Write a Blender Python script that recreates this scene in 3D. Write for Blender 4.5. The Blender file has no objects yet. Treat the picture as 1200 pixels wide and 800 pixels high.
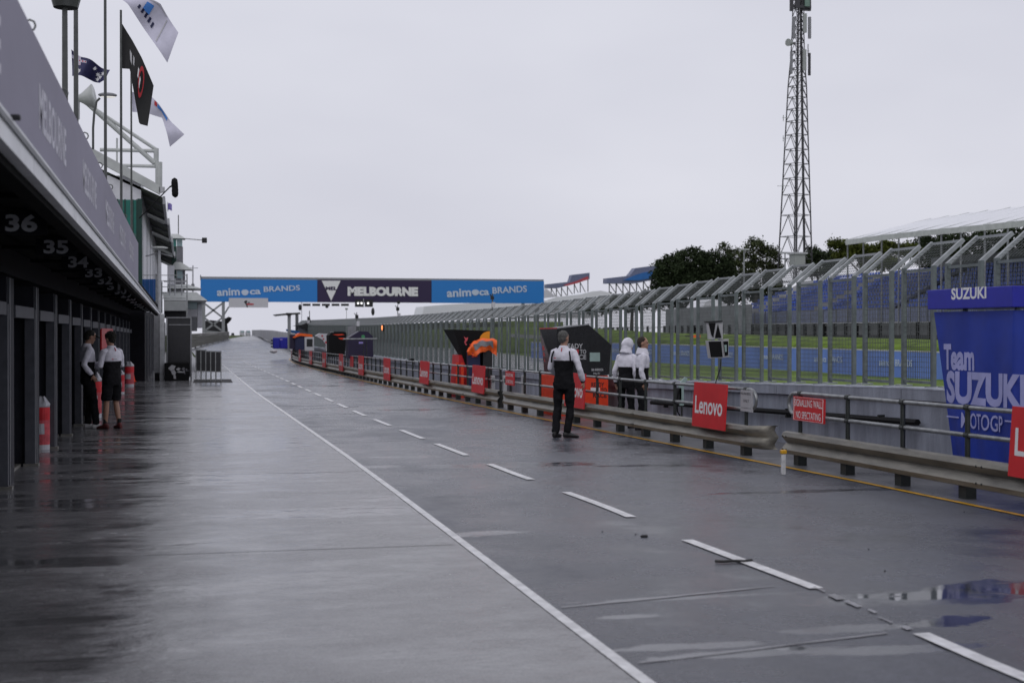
import bpy, bmesh, math, random
import numpy as np
from mathutils import Vector, Matrix
random.seed(7)
R = math.radians
sc = bpy.context.scene
COL = sc.collection

# ------------------------------------------------------------------ camera
F = 1667.0                       # focal length in photo pixels (1200 wide): 50 mm on 36 mm
H = 1.65
YAW = math.atan(390 / F)
PITCH = math.atan(12 / F)
camd = bpy.data.cameras.new('camera'); cam = bpy.data.objects.new('camera', camd); COL.objects.link(cam)
camd.sensor_width = 36; camd.lens = 50.0; camd.clip_start = 0.1; camd.clip_end = 12000
cam.location = (0, 0, H); cam.rotation_euler = (math.pi / 2 - PITCH, 0, -YAW)
camd.dof.use_dof = True; camd.dof.focus_distance = 23; camd.dof.aperture_fstop = 2.8
sc.camera = cam
CR = cam.rotation_euler.to_matrix()

# ------------------------------------------------------------------ world, sun, exposure
world = bpy.data.worlds.new('World'); sc.world = world; world.use_nodes = True
nt = world.node_tree; nt.nodes.clear()
out = nt.nodes.new('ShaderNodeOutputWorld')
sky = nt.nodes.new('ShaderNodeTexSky'); sky.sky_type = 'NISHITA'; sky.sun_disc = False
sky.sun_elevation = R(48); sky.sun_rotation = R(150); sky.air_density = 1.5; sky.dust_density = 4
bgs = nt.nodes.new('ShaderNodeBackground'); bgs.inputs[1].default_value = 0.05
nt.links.new(sky.outputs[0], bgs.inputs[0])
tc = nt.nodes.new('ShaderNodeTexCoord'); mp = nt.nodes.new('ShaderNodeMapping'); mp.inputs['Scale'].default_value = (1, 1, 2.6)
nz = nt.nodes.new('ShaderNodeTexNoise'); nz.inputs['Scale'].default_value = 2.2; nz.inputs['Detail'].default_value = 4
nt.links.new(tc.outputs['Generated'], mp.inputs[0]); nt.links.new(mp.outputs[0], nz.inputs[0])
cr = nt.nodes.new('ShaderNodeValToRGB')
cr.color_ramp.elements[0].position = 0.3; cr.color_ramp.elements[0].color = (0.600, 0.606, 0.690, 1)
cr.color_ramp.elements[1].position = 0.7; cr.color_ramp.elements[1].color = (0.715, 0.720, 0.795, 1)
nt.links.new(nz.outputs[0], cr.inputs[0])
bgc = nt.nodes.new('ShaderNodeBackground'); bgc.inputs[1].default_value = 1.0
nt.links.new(cr.outputs[0], bgc.inputs[0])
mx = nt.nodes.new('ShaderNodeMixShader'); mx.inputs[0].default_value = 0.93
nt.links.new(bgs.outputs[0], mx.inputs[1]); nt.links.new(bgc.outputs[0], mx.inputs[2]); nt.links.new(mx.outputs[0], out.inputs[0])
sund = bpy.data.lights.new('sun', 'SUN'); sun = bpy.data.objects.new('sun', sund); COL.objects.link(sun)
sund.energy = 0.5; sund.angle = R(25); sund.color = (1, 0.97, 0.93); sun.rotation_euler = (R(42), 0, R(150 - 180))
sc.view_settings.view_transform = 'Standard'; sc.view_settings.look = 'None'
sc.view_settings.exposure = 0.12; sc.view_settings.gamma = 1
sc.cycles.max_bounces = 6; sc.cycles.transparent_max_bounces = 24

# ------------------------------------------------------------------ terrain profile and surveying helpers
GY = [-50, 4, 75, 100, 125, 170, 270, 340, 385, 500, 900, 2500, 6000]
GZ = [0, 0, -.46, -.58, -.62, -.35, 0, .5, .58, -3, -14, -24, -30]
def g(y): return float(np.interp(y, GY, GZ))
def ray(px, py): return CR @ Vector(((px - 600) / F, -(py - 400) / F, -1))
def G(px, py):
    d = ray(px, py); t = 1.0
    for _ in range(60):
        y = t * d.y; t = (g(y) - H) / d.z if d.z < 0 else 1e4
        if t > 4000: t = 4000
    # bisect for stability
    lo, hi = 0.5, 4000
    f = lambda t: H + t * d.z - g(t * d.y)
    prev = lo; step = 0.25
    tt = lo
    while tt < 4000:
        if f(tt) < 0: break
        prev = tt; tt += max(step, tt * 0.01)
    lo, hi = prev, tt
    for _ in range(40):
        m = (lo + hi) / 2
        if f(m) > 0: lo = m
        else: hi = m
    return Vector((lo * d.x, lo * d.y, g(lo * d.y)))
def onx(px, py, x):
    d = ray(px, py); t = x / d.x; return Vector((x, t * d.y, H + t * d.z))
def ony(px, py, y):
    d = ray(px, py); t = y / d.y; return Vector((t * d.x, y, H + t * d.z))
def proj(p):
    v = CR.transposed() @ (Vector(p) - Vector((0, 0, H)))
    return (600 - F * v.x / v.z, 400 + F * v.y / v.z)

# ------------------------------------------------------------------ materials
M = {}
def mat(name, col, rough=0.6, metal=0.0, var=0.12, nscale=6.0, bump=0.0, bscale=80.0, spec=0.5, emit=None, rvar=0.0, streak=None, coat=0.0, alpha=None):
    m = bpy.data.materials.new(name); m.use_nodes = True; t = m.node_tree; b = t.nodes['Principled BSDF']
    b.inputs['Roughness'].default_value = rough; b.inputs['Metallic'].default_value = metal
    b.inputs['Specular IOR Level'].default_value = spec
    tcn = t.nodes.new('ShaderNodeTexCoord'); n = t.nodes.new('ShaderNodeTexNoise')
    n.inputs['Scale'].default_value = nscale; n.inputs['Detail'].default_value = 6; n.inputs['Roughness'].default_value = .6
    mpn = t.nodes.new('ShaderNodeMapping')
    if streak: mpn.inputs['Scale'].default_value = streak
    t.links.new(tcn.outputs['Object'], mpn.inputs[0]); t.links.new(mpn.outputs[0], n.inputs[0])
    r = t.nodes.new('ShaderNodeValToRGB')
    lo = [max(0, c * (1 - 2 * var)) for c in col]; hi = [min(1, c * (1 + 2 * var)) for c in col]
    r.color_ramp.elements[0].position = .28; r.color_ramp.elements[0].color = (*lo, 1)
    r.color_ramp.elements[1].position = .72; r.color_ramp.elements[1].color = (*hi, 1)
    t.links.new(n.outputs[0], r.inputs[0]); t.links.new(r.outputs[0], b.inputs['Base Color'])
    if rvar:
        mr = t.nodes.new('ShaderNodeMapRange'); mr.inputs[1].default_value = .3; mr.inputs[2].default_value = .7
        mr.inputs[3].default_value = max(0, rough - rvar); mr.inputs[4].default_value = min(1, rough + rvar)
        t.links.new(n.outputs[0], mr.inputs[0]); t.links.new(mr.outputs[0], b.inputs['Roughness'])
    if bump:
        n2 = t.nodes.new('ShaderNodeTexNoise'); n2.inputs['Scale'].default_value = bscale; n2.inputs['Detail'].default_value = 3
        t.links.new(tcn.outputs['Object'], n2.inputs[0])
        bp = t.nodes.new('ShaderNodeBump'); bp.inputs['Strength'].default_value = bump; bp.inputs['Distance'].default_value = .01
        t.links.new(n2.outputs[0], bp.inputs['Height']); t.links.new(bp.outputs[0], b.inputs['Normal'])
    if emit:
        b.inputs['Emission Color'].default_value = (*emit[:3], 1); b.inputs['Emission Strength'].default_value = emit[3]
    if coat: b.inputs['Coat Weight'].default_value = coat
    if alpha is not None: b.inputs['Alpha'].default_value = alpha
    M[name] = m
    return m

def wet_ground(name, col, r_lo, r_hi, puddles=(), soft=(), wet_scale=.5, bump=.25, fine=140.0, streak=(1, .8, 1), grain=.4, side_wet=None, lanes=False, undul=.12):
    """wet paving: patchy film of water, aggregate, shallow puddles with damp margins"""
    m = bpy.data.materials.new(name); m.use_nodes = True; t = m.node_tree; b = t.nodes['Principled BSDF']
    N = lambda ty: t.nodes.new(ty); L = t.links.new
    geo = N('ShaderNodeNewGeometry')
    def noise(s, det=5, rough=.6, mapping=None):
        n = N('ShaderNodeTexNoise'); n.inputs['Scale'].default_value = s; n.inputs['Detail'].default_value = det; n.inputs['Roughness'].default_value = rough
        if mapping:
            q = N('ShaderNodeMapping'); q.inputs['Scale'].default_value = mapping; L(geo.outputs['Position'], q.inputs[0]); L(q.outputs[0], n.inputs[0])
        else: L(geo.outputs['Position'], n.inputs[0])
        return n.outputs[0]
    def mr(v, a, c, d, e, sm=False):
        q = N('ShaderNodeMapRange'); q.inputs[1].default_value = a; q.inputs[2].default_value = c; q.inputs[3].default_value = d; q.inputs[4].default_value = e
        if sm: q.interpolation_type = 'SMOOTHSTEP'
        L(v, q.inputs[0]); return q.outputs[0]
    def M_(op, a, c):
        q = N('ShaderNodeMath'); q.operation = op
        for i, v in enumerate((a, c)):
            if isinstance(v, (int, float)): q.inputs[i].default_value = v
            else: L(v, q.inputs[i])
        return q.outputs[0]
    sep = N('ShaderNodeSeparateXYZ'); L(geo.outputs['Position'], sep.inputs[0])
    wet = M_('ADD', M_('MULTIPLY', noise(wet_scale, 7, .62, streak), .6), M_('MULTIPLY', noise(wet_scale * 4.5, 6, .65, streak), .4))
    wetm = mr(wet, .38, .62, 0, 1)
    edge = noise(2.2, 8, .7, (1, 1.6, 1))
    def blobs(lst, amp, lo, hi):
        pm = None
        for (cx, cy, rx, ry) in lst:
            dx = M_('DIVIDE', M_('SUBTRACT', sep.outputs[0], cx), rx); dy = M_('DIVIDE', M_('SUBTRACT', sep.outputs[1], cy), ry)
            r2 = M_('ADD', M_('ADD', M_('MULTIPLY', dx, dx), M_('MULTIPLY', dy, dy)), mr(edge, .25, .75, -amp, amp))
            k = mr(r2, lo, hi, 1, 0, True); pm = k if pm is None else M_('MAXIMUM', pm, k)
        return pm
    if soft: wetm = M_('MAXIMUM', wetm, M_('MULTIPLY', blobs(soft, .9, .1, 1.3), 1.35))
    pm = blobs(puddles, 1.5, .5, 1.1) if puddles else None
    if side_wet:      # standing film gathering along the foot of the garages, in streaks
        pn = mr(noise(.9, 7, .68, (.45, 1.6, 1)), .50, .60, 0, 1, True)
        sd = mr(sep.outputs[0], side_wet[0], side_wet[1], 1, 0, True); k = M_('MULTIPLY', pn, sd)
        pm = k if pm is None else M_('MAXIMUM', pm, k)
    rough = mr(wetm, 0, 1, r_hi, r_lo)
    fn = noise(fine, 2, .5); agg = noise(fine * .4, 3, .65); coarse = noise(fine * .08, 4, .6)
    bumph = M_('ADD', fn, M_('MULTIPLY', agg, .7))
    strength = mr(wetm, 0, 1, bump, bump * .12)
    mixc = N('ShaderNodeMix'); mixc.data_type = 'RGBA'
    mixc.inputs[6].default_value = (*[c * 1.2 for c in col], 1); mixc.inputs[7].default_value = (*[c * .8 for c in col], 1)
    L(wetm, mixc.inputs[0])
    sp = N('ShaderNodeMix'); sp.data_type = 'RGBA'; sp.blend_type = 'MULTIPLY'; sp.inputs[0].default_value = 1
    spv = M_('MULTIPLY', mr(agg, .3, .7, 1 - grain, 1 + grain), mr(coarse, .3, .7, 1 - grain * .3, 1 + grain * .3))
    if lanes:         # faint darker wheel tracks and oil drips along the lane
        spv = M_('MULTIPLY', spv, mr(noise(1.1, 4, .6, (1, .02, 1)), .35, .65, .86, 1.10)); spv = M_('MULTIPLY', spv, mr(noise(.55, 6, .7), .3, .7, .82, 1.16))
    cmb = N('ShaderNodeCombineColor')
    for i in range(3): L(spv, cmb.inputs[i])
    L(mixc.outputs[2], sp.inputs[6]); L(cmb.outputs[0], sp.inputs[7])
    colo = sp.outputs[2]
    if pm is not None:
        rough = M_('ADD', M_('MULTIPLY', rough, M_('SUBTRACT', 1, pm)), M_('MULTIPLY', pm, .035))
        strength = M_('MULTIPLY', strength, mr(pm, 0, 1, 1, .06))
        dk = N('ShaderNodeMix'); dk.data_type = 'RGBA'; L(pm, dk.inputs[0]); L(colo, dk.inputs[6]); dk.inputs[7].default_value = (*[c * .6 for c in col], 1); colo = dk.outputs[2]
    und = N('ShaderNodeBump'); und.inputs['Distance'].default_value = .05; und.inputs['Strength'].default_value = undul
    L(noise(2.6, 5, .6, (.9, 1.3, 1)), und.inputs['Height'])
    bp = N('ShaderNodeBump'); bp.inputs['Distance'].default_value = .012; L(und.outputs[0], bp.inputs['Normal'])
    if pm is not None: L(mr(pm, 0, 1, undul, undul * .12), und.inputs['Strength'])
    L(strength, bp.inputs['Strength']); L(bumph, bp.inputs['Height']); L(bp.outputs[0], b.inputs['Normal'])
    L(colo, b.inputs['Base Color']); L(rough, b.inputs['Roughness'])
    M[name] = m
    return m

# ------------------------------------------------------------------ object plumbing
ORI = {}
def tag(o, label=None, cat=None, group=None, kind=None):
    if label: o['label'] = label
    if cat: o['category'] = cat
    if group: o['group'] = group
    if kind: o['kind'] = kind
    return o
def empty(name, loc, label=None, cat=None, group=None, rz=0):
    o = bpy.data.objects.new(name, None); COL.objects.link(o); o.location = loc; o.rotation_euler = (0, 0, rz); o.empty_display_size = .2
    ORI[o.name] = Vector(loc)
    return tag(o, label, cat, group)
def frame(d, up=Vector((0, 0, 1))):
    d = Vector(d).normalized()
    if abs(d.dot(up)) > .999: up = Vector((0, 1, 0))
    a = d.cross(up).normalized(); b = a.cross(d).normalized()
    return a, b
class MB:
    def __init__(s): s.v = []; s.f = []
    def add(s, vs, fs):
        n = len(s.v); s.v += [Vector(v) for v in vs]; s.f += [tuple(i + n for i in f) for f in fs]; return s
    def box(s, x0, x1, y0, y1, z0, z1):
        return s.add([(x0, y0, z0), (x1, y0, z0), (x1, y1, z0), (x0, y1, z0), (x0, y0, z1), (x1, y0, z1), (x1, y1, z1), (x0, y1, z1)],
                     [(0, 3, 2, 1), (4, 5, 6, 7), (0, 1, 5, 4), (1, 2, 6, 5), (2, 3, 7, 6), (3, 0, 4, 7)])
    def bar(s, p, q, w, h=None, up=Vector((0, 0, 1))):
        p, q = Vector(p), Vector(q); h = h or w; a, b = frame(q - p, up); a = a * (w / 2); b = b * (h / 2)
        vs = [p - a - b, p + a - b, p + a + b, p - a + b, q - a - b, q + a - b, q + a + b, q - a + b]
        return s.add(vs, [(0, 1, 2, 3), (7, 6, 5, 4), (0, 4, 5, 1), (1, 5, 6, 2), (2, 6, 7, 3), (3, 7, 4, 0)])
    def tube(s, pts, r, n=8, r2=None, cap=True, flat=None):
        pts = [Vector(p) for p in pts]; k = len(pts); base = len(s.v); up = Vector((0, 0, 1))
        for i, p in enumerate(pts):
            d = (pts[min(i + 1, k - 1)] - pts[max(i - 1, 0)])
            if i == 0: a, b = frame(d, up)
            else:
                dn = d.normalized(); a = a - dn * a.dot(dn)
                a = a.normalized() if a.length > 1e-6 else frame(d, up)[0]; b = a.cross(dn).normalized()
            rr = r if r2 is None else r + (r2 - r) * i / max(1, k - 1)
            if isinstance(r, (list, tuple)): rr = r[i]
            rb = rr if flat is None else rr * flat
            for j in range(n):
                t = 2 * math.pi * j / n; s.v.append(p + a * (rr * math.cos(t)) + b * (rb * math.sin(t)))
        for i in range(k - 1):
            for j in range(n):
                a0 = base + i * n + j; a1 = base + i * n + (j + 1) % n
                s.f.append((a0, a1, a1 + n, a0 + n))
        if cap:
            s.f.append(tuple(base + j for j in reversed(range(n)))); s.f.append(tuple(base + (k - 1) * n + j for j in range(n)))
        return s
    def cyl(s, p, q, r, r2=None, n=10): return s.tube([p, q], r, n, r2)
    def loft(s, rings, cap=True):
        n = len(rings[0]); base = len(s.v)
        for rg in rings: s.v += [Vector(p) for p in rg]
        for i in range(len(rings) - 1):
            for j in range(n):
                a0 = base + i * n + j; a1 = base + i * n + (j + 1) % n
                s.f.append((a0, a1, a1 + n, a0 + n))
        if cap:
            s.f.append(tuple(base + j for j in reversed(range(n)))); s.f.append(tuple(base + (len(rings) - 1) * n + j for j in range(n)))
        return s
    def ell(s, c, rx, ry, rz, nu=14, nv=9, rot=None):
        c = Vector(c); rings = []
        for i in range(1, nv):
            ph = math.pi * i / nv; rings.append([(rx * math.sin(ph) * math.cos(2 * math.pi * j / nu), ry * math.sin(ph) * math.sin(2 * math.pi * j / nu), -rz * math.cos(ph)) for j in range(nu)])
        base = len(s.v)
        tr = (lambda p: c + (rot @ Vector(p))) if rot else (lambda p: c + Vector(p))
        for rg in rings: s.v += [tr(p) for p in rg]
        b = len(s.v); s.v += [tr((0, 0, -rz)), tr((0, 0, rz))]
        for i in range(len(rings) - 1):
            for j in range(nu):
                a0 = base + i * nu + j; a1 = base + i * nu + (j + 1) % nu
                s.f.append((a0, a1, a1 + nu, a0 + nu))
        for j in range(nu):
            s.f.append((b, base + (j + 1) % nu, base + j)); l = base + (len(rings) - 1) * nu
            s.f.append((b + 1, l + j, l + (j + 1) % nu))
        return s
    def prism(s, poly, n):
        """poly: list of 3D points (planar), extruded by vector n"""
        n = Vector(n); k = len(poly); poly = [Vector(p) for p in poly]
        return s.add(poly + [p + n for p in poly], [tuple(reversed(range(k))), tuple(range(k, 2 * k))] + [(i, (i + 1) % k, (i + 1) % k + k, i + k) for i in range(k)])
    def grid(s, rows):
        n = len(rows[0]); base = len(s.v)
        for r_ in rows: s.v += [Vector(p) for p in r_]
        for i in range(len(rows) - 1):
            for j in range(n - 1):
                a = base + i * n + j; s.f.append((a, a + 1, a + n + 1, a + n))
        return s
    def build(s, name, m, parent=None, loc=None, smooth=False, bevel=0, label=None, local=False, fix=True):
        if parent is not None: o0 = Vector((0, 0, 0)) if local else ORI.get(parent.name, Vector((0, 0, 0)))
        else: o0 = Vector(loc) if loc is not None else Vector((0, 0, 0))
        me = bpy.data.meshes.new(name); me.from_pydata([tuple(v - o0) for v in s.v], [], s.f); me.update()
        if fix:
            bm = bmesh.new(); bm.from_mesh(me); bmesh.ops.recalc_face_normals(bm, faces=bm.faces); bm.to_mesh(me); bm.free()
        if smooth: me.shade_smooth()
        mm = M[m] if isinstance(m, str) else m
        me.materials.append(mm)
        o = bpy.data.objects.new(name, me); COL.objects.link(o)
        if parent is not None: o.parent = parent
        else: o.location = o0
        ORI[o.name] = Vector((0, 0, 0)) if local else o0
        if bevel:
            b = o.modifiers.new('bevel', 'BEVEL'); b.width = bevel; b.segments = 2; b.limit_method = 'ANGLE'
        if label: o['label'] = label
        return o
def inst(src, parent, off, rz=0, scale=None):
    """a copy of a part sharing its mesh"""
    o = src.copy(); COL.objects.link(o); o.parent = parent; o.location = Vector(src.location) + Vector(off); o.rotation_euler = (0, 0, rz)
    if scale: o.scale = scale
    return o
_tc = {}
def text(s_, m, parent, org, xd, up, height, width=None, bold=0.0, name='lettering', thick=.0012, shear=0, warp=None):
    """flat lettering as real mesh; org = centre of the line of text"""
    key = (s_, bold, shear)
    if key not in _tc:
        c = bpy.data.curves.new('t', 'FONT'); c.body = s_; c.size = 1; c.offset = bold; c.shear = shear; c.resolution_u = 3
        o = bpy.data.objects.new('t', c); COL.objects.link(o)
        dg = bpy.context.evaluated_depsgraph_get(); dg.update()
        me = bpy.data.meshes.new_from_object(o.evaluated_get(dg)); bpy.data.objects.remove(o)
        vs = [v.co.copy() for v in me.vertices]; fs = [tuple(p.vertices) for p in me.polygons]
        _tc[key] = (vs, fs)
    vs, fs = _tc[key]
    x0 = min(v.x for v in vs); x1 = max(v.x for v in vs); y0 = min(v.y for v in vs); y1 = max(v.y for v in vs)
    sy = height / (y1 - y0); sx = (width / (x1 - x0)) if width else sy
    xd = Vector(xd).normalized(); up = Vector(up).normalized(); nrm = xd.cross(up).normalized(); org = Vector(org)
    W = [org + xd * ((v.x - (x0 + x1) / 2) * sx) + up * ((v.y - (y0 + y1) / 2) * sy) + nrm * thick for v in vs]
    if warp:     # drape the print on cloth: refine, then lay every vertex on the cloth
        bm = bmesh.new(); bv = [bm.verts.new(w) for w in W]
        for f in fs:
            try: bm.faces.new([bv[i] for i in f])
            except ValueError: pass
        for _ in range(5):
            es = [e for e in bm.edges if e.calc_length() > .035]
            if not es: break
            bmesh.ops.subdivide_edges(bm, edges=es, cuts=1); bmesh.ops.triangulate(bm, faces=[f for f in bm.faces if len(f.verts) > 4])
        bm.verts.ensure_lookup_table(); bm.verts.index_update()
        W = [warp(v.co) + nrm * thick for v in bm.verts]; fs = [tuple(v.index for v in f.verts) for f in bm.faces]; bm.free()
    mb = MB(); mb.add(W, fs)
    return mb.build(name, m, parent, fix=False)
# ------------------------------------------------------------------ material set
mat('white_paint', (.62, .62, .63), .35, var=.16, nscale=9, bump=.2)
mat('worn_white_paint', (.20, .20, .22), .30, var=.25, nscale=5, bump=.2)
mat('yellow_paint', (.62, .33, .02), .35, var=.15, nscale=7)
mat('grass', (.075, .115, .012), .9, var=.25, nscale=.5, spec=.1)
mat('grass_blades', (.095, .150, .014), .8, var=.3, nscale=1.1, spec=.15)
mat('hill', (.055, .075, .025), .9, var=.2, nscale=.05, spec=.1)
mat('land', (.10, .105, .10), .9, var=.1, nscale=.1)
mat('track', (.17, .17, .18), .3, var=.12, nscale=.8, bump=.2, bscale=60)
mat('service', (.11, .11, .12), .35, var=.2, nscale=1.5, bump=.3, rvar=.12)
mat('wall_concrete', (.25, .27, .325), .6, var=.16, nscale=3, bump=.4, bscale=30, streak=(1.5, 1.5, .25))
mat('wall_cap', (.42, .45, .52), .5, var=.15, nscale=4, bump=.3)
mat('galv', (.14, .165, .165), .45, metal=.35, var=.15, nscale=7)
mat('galv_light', (.30, .32, .33), .4, metal=.4, var=.12, nscale=7)
mat('wire', (.10, .11, .11), .5, metal=.4, var=.05)
mat('rail_metal', (.185, .175, .150), .42, metal=.35, var=.36, nscale=3, bump=.15, bscale=20, streak=(1, .4, 2.5), rvar=.12)
mat('tube_metal', (.26, .27, .275), .35, metal=.6, var=.2, nscale=8)
mat('dark_post', (.03, .034, .032), .5, metal=.3, var=.2)
mat('black', (.012, .012, .014), .5, var=.15)
mat('matte_black', (.006, .006, .007), .75, var=.1, spec=.2)
mat('black_gloss', (.012, .012, .015), .22, var=.1)
mat('red_sign', (.60, .025, .03), .4, var=.05, nscale=3)
mat('print_white', (.75, .75, .76), .45, var=.03)
mat('print_grey', (.42, .42, .44), .5, var=.04)
mat('banner_grey', (.29, .275, .35), .75, var=.05, nscale=1.2, streak=(1, .3, 1))
mat('banner_print', (.62, .61, .68), .6, var=.06, nscale=5)
mat('fascia_white', (.72, .73, .75), .45, var=.08, nscale=2)
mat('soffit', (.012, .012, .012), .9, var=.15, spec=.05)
mat('garage_wall', (.009, .009, .013), .7, var=.15, spec=.12)
mat('garage_frame', (.062, .066, .082), .6, var=.12)
mat('pier_paint', (.020, .021, .030), .6, var=.12, spec=.2)
mat('door_metal', (.085, .09, .105), .45, metal=.2, var=.15)
mat('threshold', (.16, .155, .14), .5, var=.15)
mat('number_plate', (.010, .010, .014), .7, var=.1, spec=.12)
mat('number_white', (.42, .43, .46), .6, var=.05)
mat('green_panel', (.0, .13, .10), .35, var=.12, nscale=2)
mat('green_frame', (.0, .030, .022), .5, var=.1)
mat('roof_white', (.46, .48, .47), .45, var=.08, nscale=2)
mat('roof_under', (.035, .045, .030), .8, var=.15)
mat('wall_white', (.62, .62, .66), .5, var=.05)
mat('blue_banner', (.012, .115, .36), .5, var=.05, nscale=1)
mat('column_grey', (.20, .205, .22), .6, var=.1)
mat('column_light', (.42, .43, .45), .55, var=.1)
mat('screen_black', (.022, .022, .026), .6, var=.1)
mat('gantry_blue', (.014, .19, .56), .45, var=.03)
mat('gantry_purple', (.022, .010, .055), .5, var=.05)
mat('gantry_print', (.50, .58, .70), .5, var=.04)
mat('truss', (.26, .27, .28), .45, metal=.4, var=.1)
mat('glass_teal', (.02, .22, .19), .15, var=.05)
mat('glass_pale', (.30, .42, .44), .12, var=.05)
mat('tower_grey', (.16, .16, .18), .6, var=.1)
mat('far_white', (.52, .52, .55), .6, var=.06)
mat('tent_white', (.74, .75, .78), .5, var=.05)
mat('hoarding', (.13, .23, .62), .5, var=.08, nscale=.6)
mat('seat_blue', (.018, .070, .36), .4, var=.25, nscale=2)
mat('seat_pale', (.13, .15, .24), .5, var=.2, nscale=4)
mat('seat_red', (.42, .06, .08), .5, var=.2)
mat('screen_mesh', (.19, .20, .21), .7, var=.12, nscale=1)
mat('scaffold', (.15, .155, .16), .5, metal=.3, var=.1)
mat('tower_steel', (.045, .045, .05), .5, metal=.3, var=.15)
mat('antenna', (.30, .32, .31), .5, var=.1)
mat('antenna_green', (.14, .22, .18), .5, var=.05)
mat('bark', (.045, .035, .028), .9, var=.2, nscale=8)
mat('leaf_dark', (.026, .038, .017), .8, var=.42, nscale=.5, spec=.15)
mat('leaf_yellow', (.065, .080, .014), .7, var=.4, nscale=.6, spec=.15)
mat('leaf_mid', (.045, .056, .024), .8, var=.42, nscale=.5, spec=.15)
mat('team_blue', (.010, .034, .30), .6, var=.12, nscale=2)
mat('team_blue_header', (.014, .018, .34), .5, var=.05)
mat('team_print', (.36, .37, .66), .6, var=.05)
mat('orange', (.85, .12, .01), .5, var=.08)
mat('orange_red', (.75, .05, .01), .5, var=.06)
mat('sun_yellow', (.85, .30, .01), .5, var=.03)
mat('navy', (.010, .014, .06), .55, var=.1)
mat('purple_dark', (.014, .008, .038), .5, var=.1)
mat('lilac', (.30, .25, .60), .5, var=.1)
mat('green_print', (.05, .25, .10), .5, var=.1)
mat('skin', (.36, .20, .14), .5, var=.06, nscale=20)
mat('hair_grey', (.085, .085, .08), .8, var=.3, nscale=40, bump=.6, bscale=150)
mat('hair_brown', (.030, .018, .012), .8, var=.3, nscale=40, bump=.6, bscale=150)
mat('hair_black', (.010, .009, .006), .8, var=.3, nscale=40, bump=.6, bscale=150)
mat('jersey_white', (.66, .65, .72), .8, var=.06, nscale=9, bump=.4, bscale=14, spec=.2)
mat('cloth_black', (.010, .010, .012), .85, var=.2, nscale=12, bump=.4, bscale=16, spec=.15)
mat('shoe_black', (.012, .011, .012), .5, var=.2)
mat('shoe_white', (.55, .55, .56), .6, var=.1)
mat('shoe_red', (.10, .015, .015), .6, var=.2)
mat('sock_black', (.012, .012, .012), .9, var=.1)
mat('pad_red', (.66, .02, .03), .5, var=.12, nscale=3)
mat('pad_white', (.52, .52, .56), .5, var=.1, nscale=6)
mat('pad_pink', (.55, .08, .10), .55, var=.2, nscale=9)
mat('cone_orange', (.85, .06, .01), .5, var=.05)
mat('flag_white', (.56, .55, .66), .7, var=.05)
mat('flag_black', (.008, .008, .009), .7, var=.1)
mat('flag_navy', (.022, .022, .085), .7, var=.08)
mat('flag_red', (.45, .03, .04), .7, var=.05)
mat('flag_blue', (.06, .22, .62), .7, var=.05)
mat('pole_dark', (.075, .080, .078), .4, metal=.4, var=.15, nscale=5)
mat('lamp_glass', (.8, .8, .8), .3, emit=(1, .97, .9, .55))
mat('amber_light', (.8, .2, .03), .4, emit=(1, .30, .10, 1.6))
mat('white_light', (.8, .8, .8), .4, emit=(1, 1, 1, 1.0))
mat('display_pale', (.30, .40, .38), .25, var=.05)
mat('rubber', (.008, .008, .009), .6, var=.2)
mat('mat_dark', (.020, .020, .022), .8, var=.2)
mat('joint_wet', (.085, .082, .10), .14, var=.2, nscale=4)
mat('far_barrier', (.28, .28, .30), .6, var=.15, nscale=.4)

def gq(px, py, rx, ry): q = G(px, py); return (q.x, q.y, rx, ry)
PUD = [gq(1150, 691, .85, .30), gq(1105, 728, .34, .17), gq(1078, 696, .05, .10), gq(1030, 697, .32, .09), gq(1042, 700, .05, .10), gq(930, 759, .085, .05)]
SOFT = [gq(1100, 700, 1.0, .28), gq(1010, 735, .5, .12), gq(1060, 760, .7, .12), gq(800, 757, .5, .10), gq(880, 765, .6, .10), gq(740, 722, .25, .07), gq(800, 700, .9, .07), gq(600, 545, 1.2, .5), gq(430, 547, .5, .3), gq(480, 535, .7, .25), gq(620, 780, .6, .10), gq(480, 480, 1.0, .5), gq(760, 545, .8, .15), gq(560, 625, .5, .18), gq(960, 575, 1.4, .15), gq(360, 452, 1.6, 1.2)]
wet_ground('asphalt', (.064, .068, .085), .11, .40, PUD, SOFT, wet_scale=.33, bump=.50, grain=.6, lanes=True, fine=260, undul=.10)
wet_ground('apron', (.155, .153, .158), .09, .30, [], [gq(400, 600, 1.0, .5), gq(300, 520, 1.0, 2.0), gq(250, 560, .8, 1.0)], wet_scale=.6, bump=.20, fine=200, streak=(.8, 1.35, 1), grain=.4, undul=.30, side_wet=(-1.0, .3))

# ------------------------------------------------------------------ plan curves along the pit lane
def curve(pxs, y_lo=None, y_hi=None):
    pts = sorted([(G(*p).y, G(*p).x) for p in pxs]); ys = [p[0] for p in pts]; xs = [p[1] for p in pts]
    return ys, xs
YL = curve([(1200, 607), (1070, 577), (940, 550), (770, 519), (610, 486), (520, 467), (440, 449.5), (404, 438.5)])
def yel(y): return float(np.interp(y, [0, 12, 17, 22, 30, 40, 55, 68, 80, 92, 104, 114, 122], [7.56, 7.56, 7.55, 7.38, 7.25, 7.18, 7.17, 7.30, 7.45, 7.62, 7.95, 8.5, 9.2]))
WLs = curve([(757, 800), (600, 680), (430, 551), (300, 460), (262, 428)])
def whi(y): return float(np.interp(y, [3] + WLs[0], [WLs[1][0]] + WLs[1]))
DLs = curve([(1200, 795), (957, 690), (805, 633), (705, 592), (605, 556), (490, 512), (420, 484), (320, 439), (288, 425), (275, 418), (270, 412)])
def dsh(y): return float(np.interp(y, DLs[0], DLs[1]))
print('yellow', [(round(a, 1), round(b, 2)) for a, b in zip(*YL)])
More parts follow.
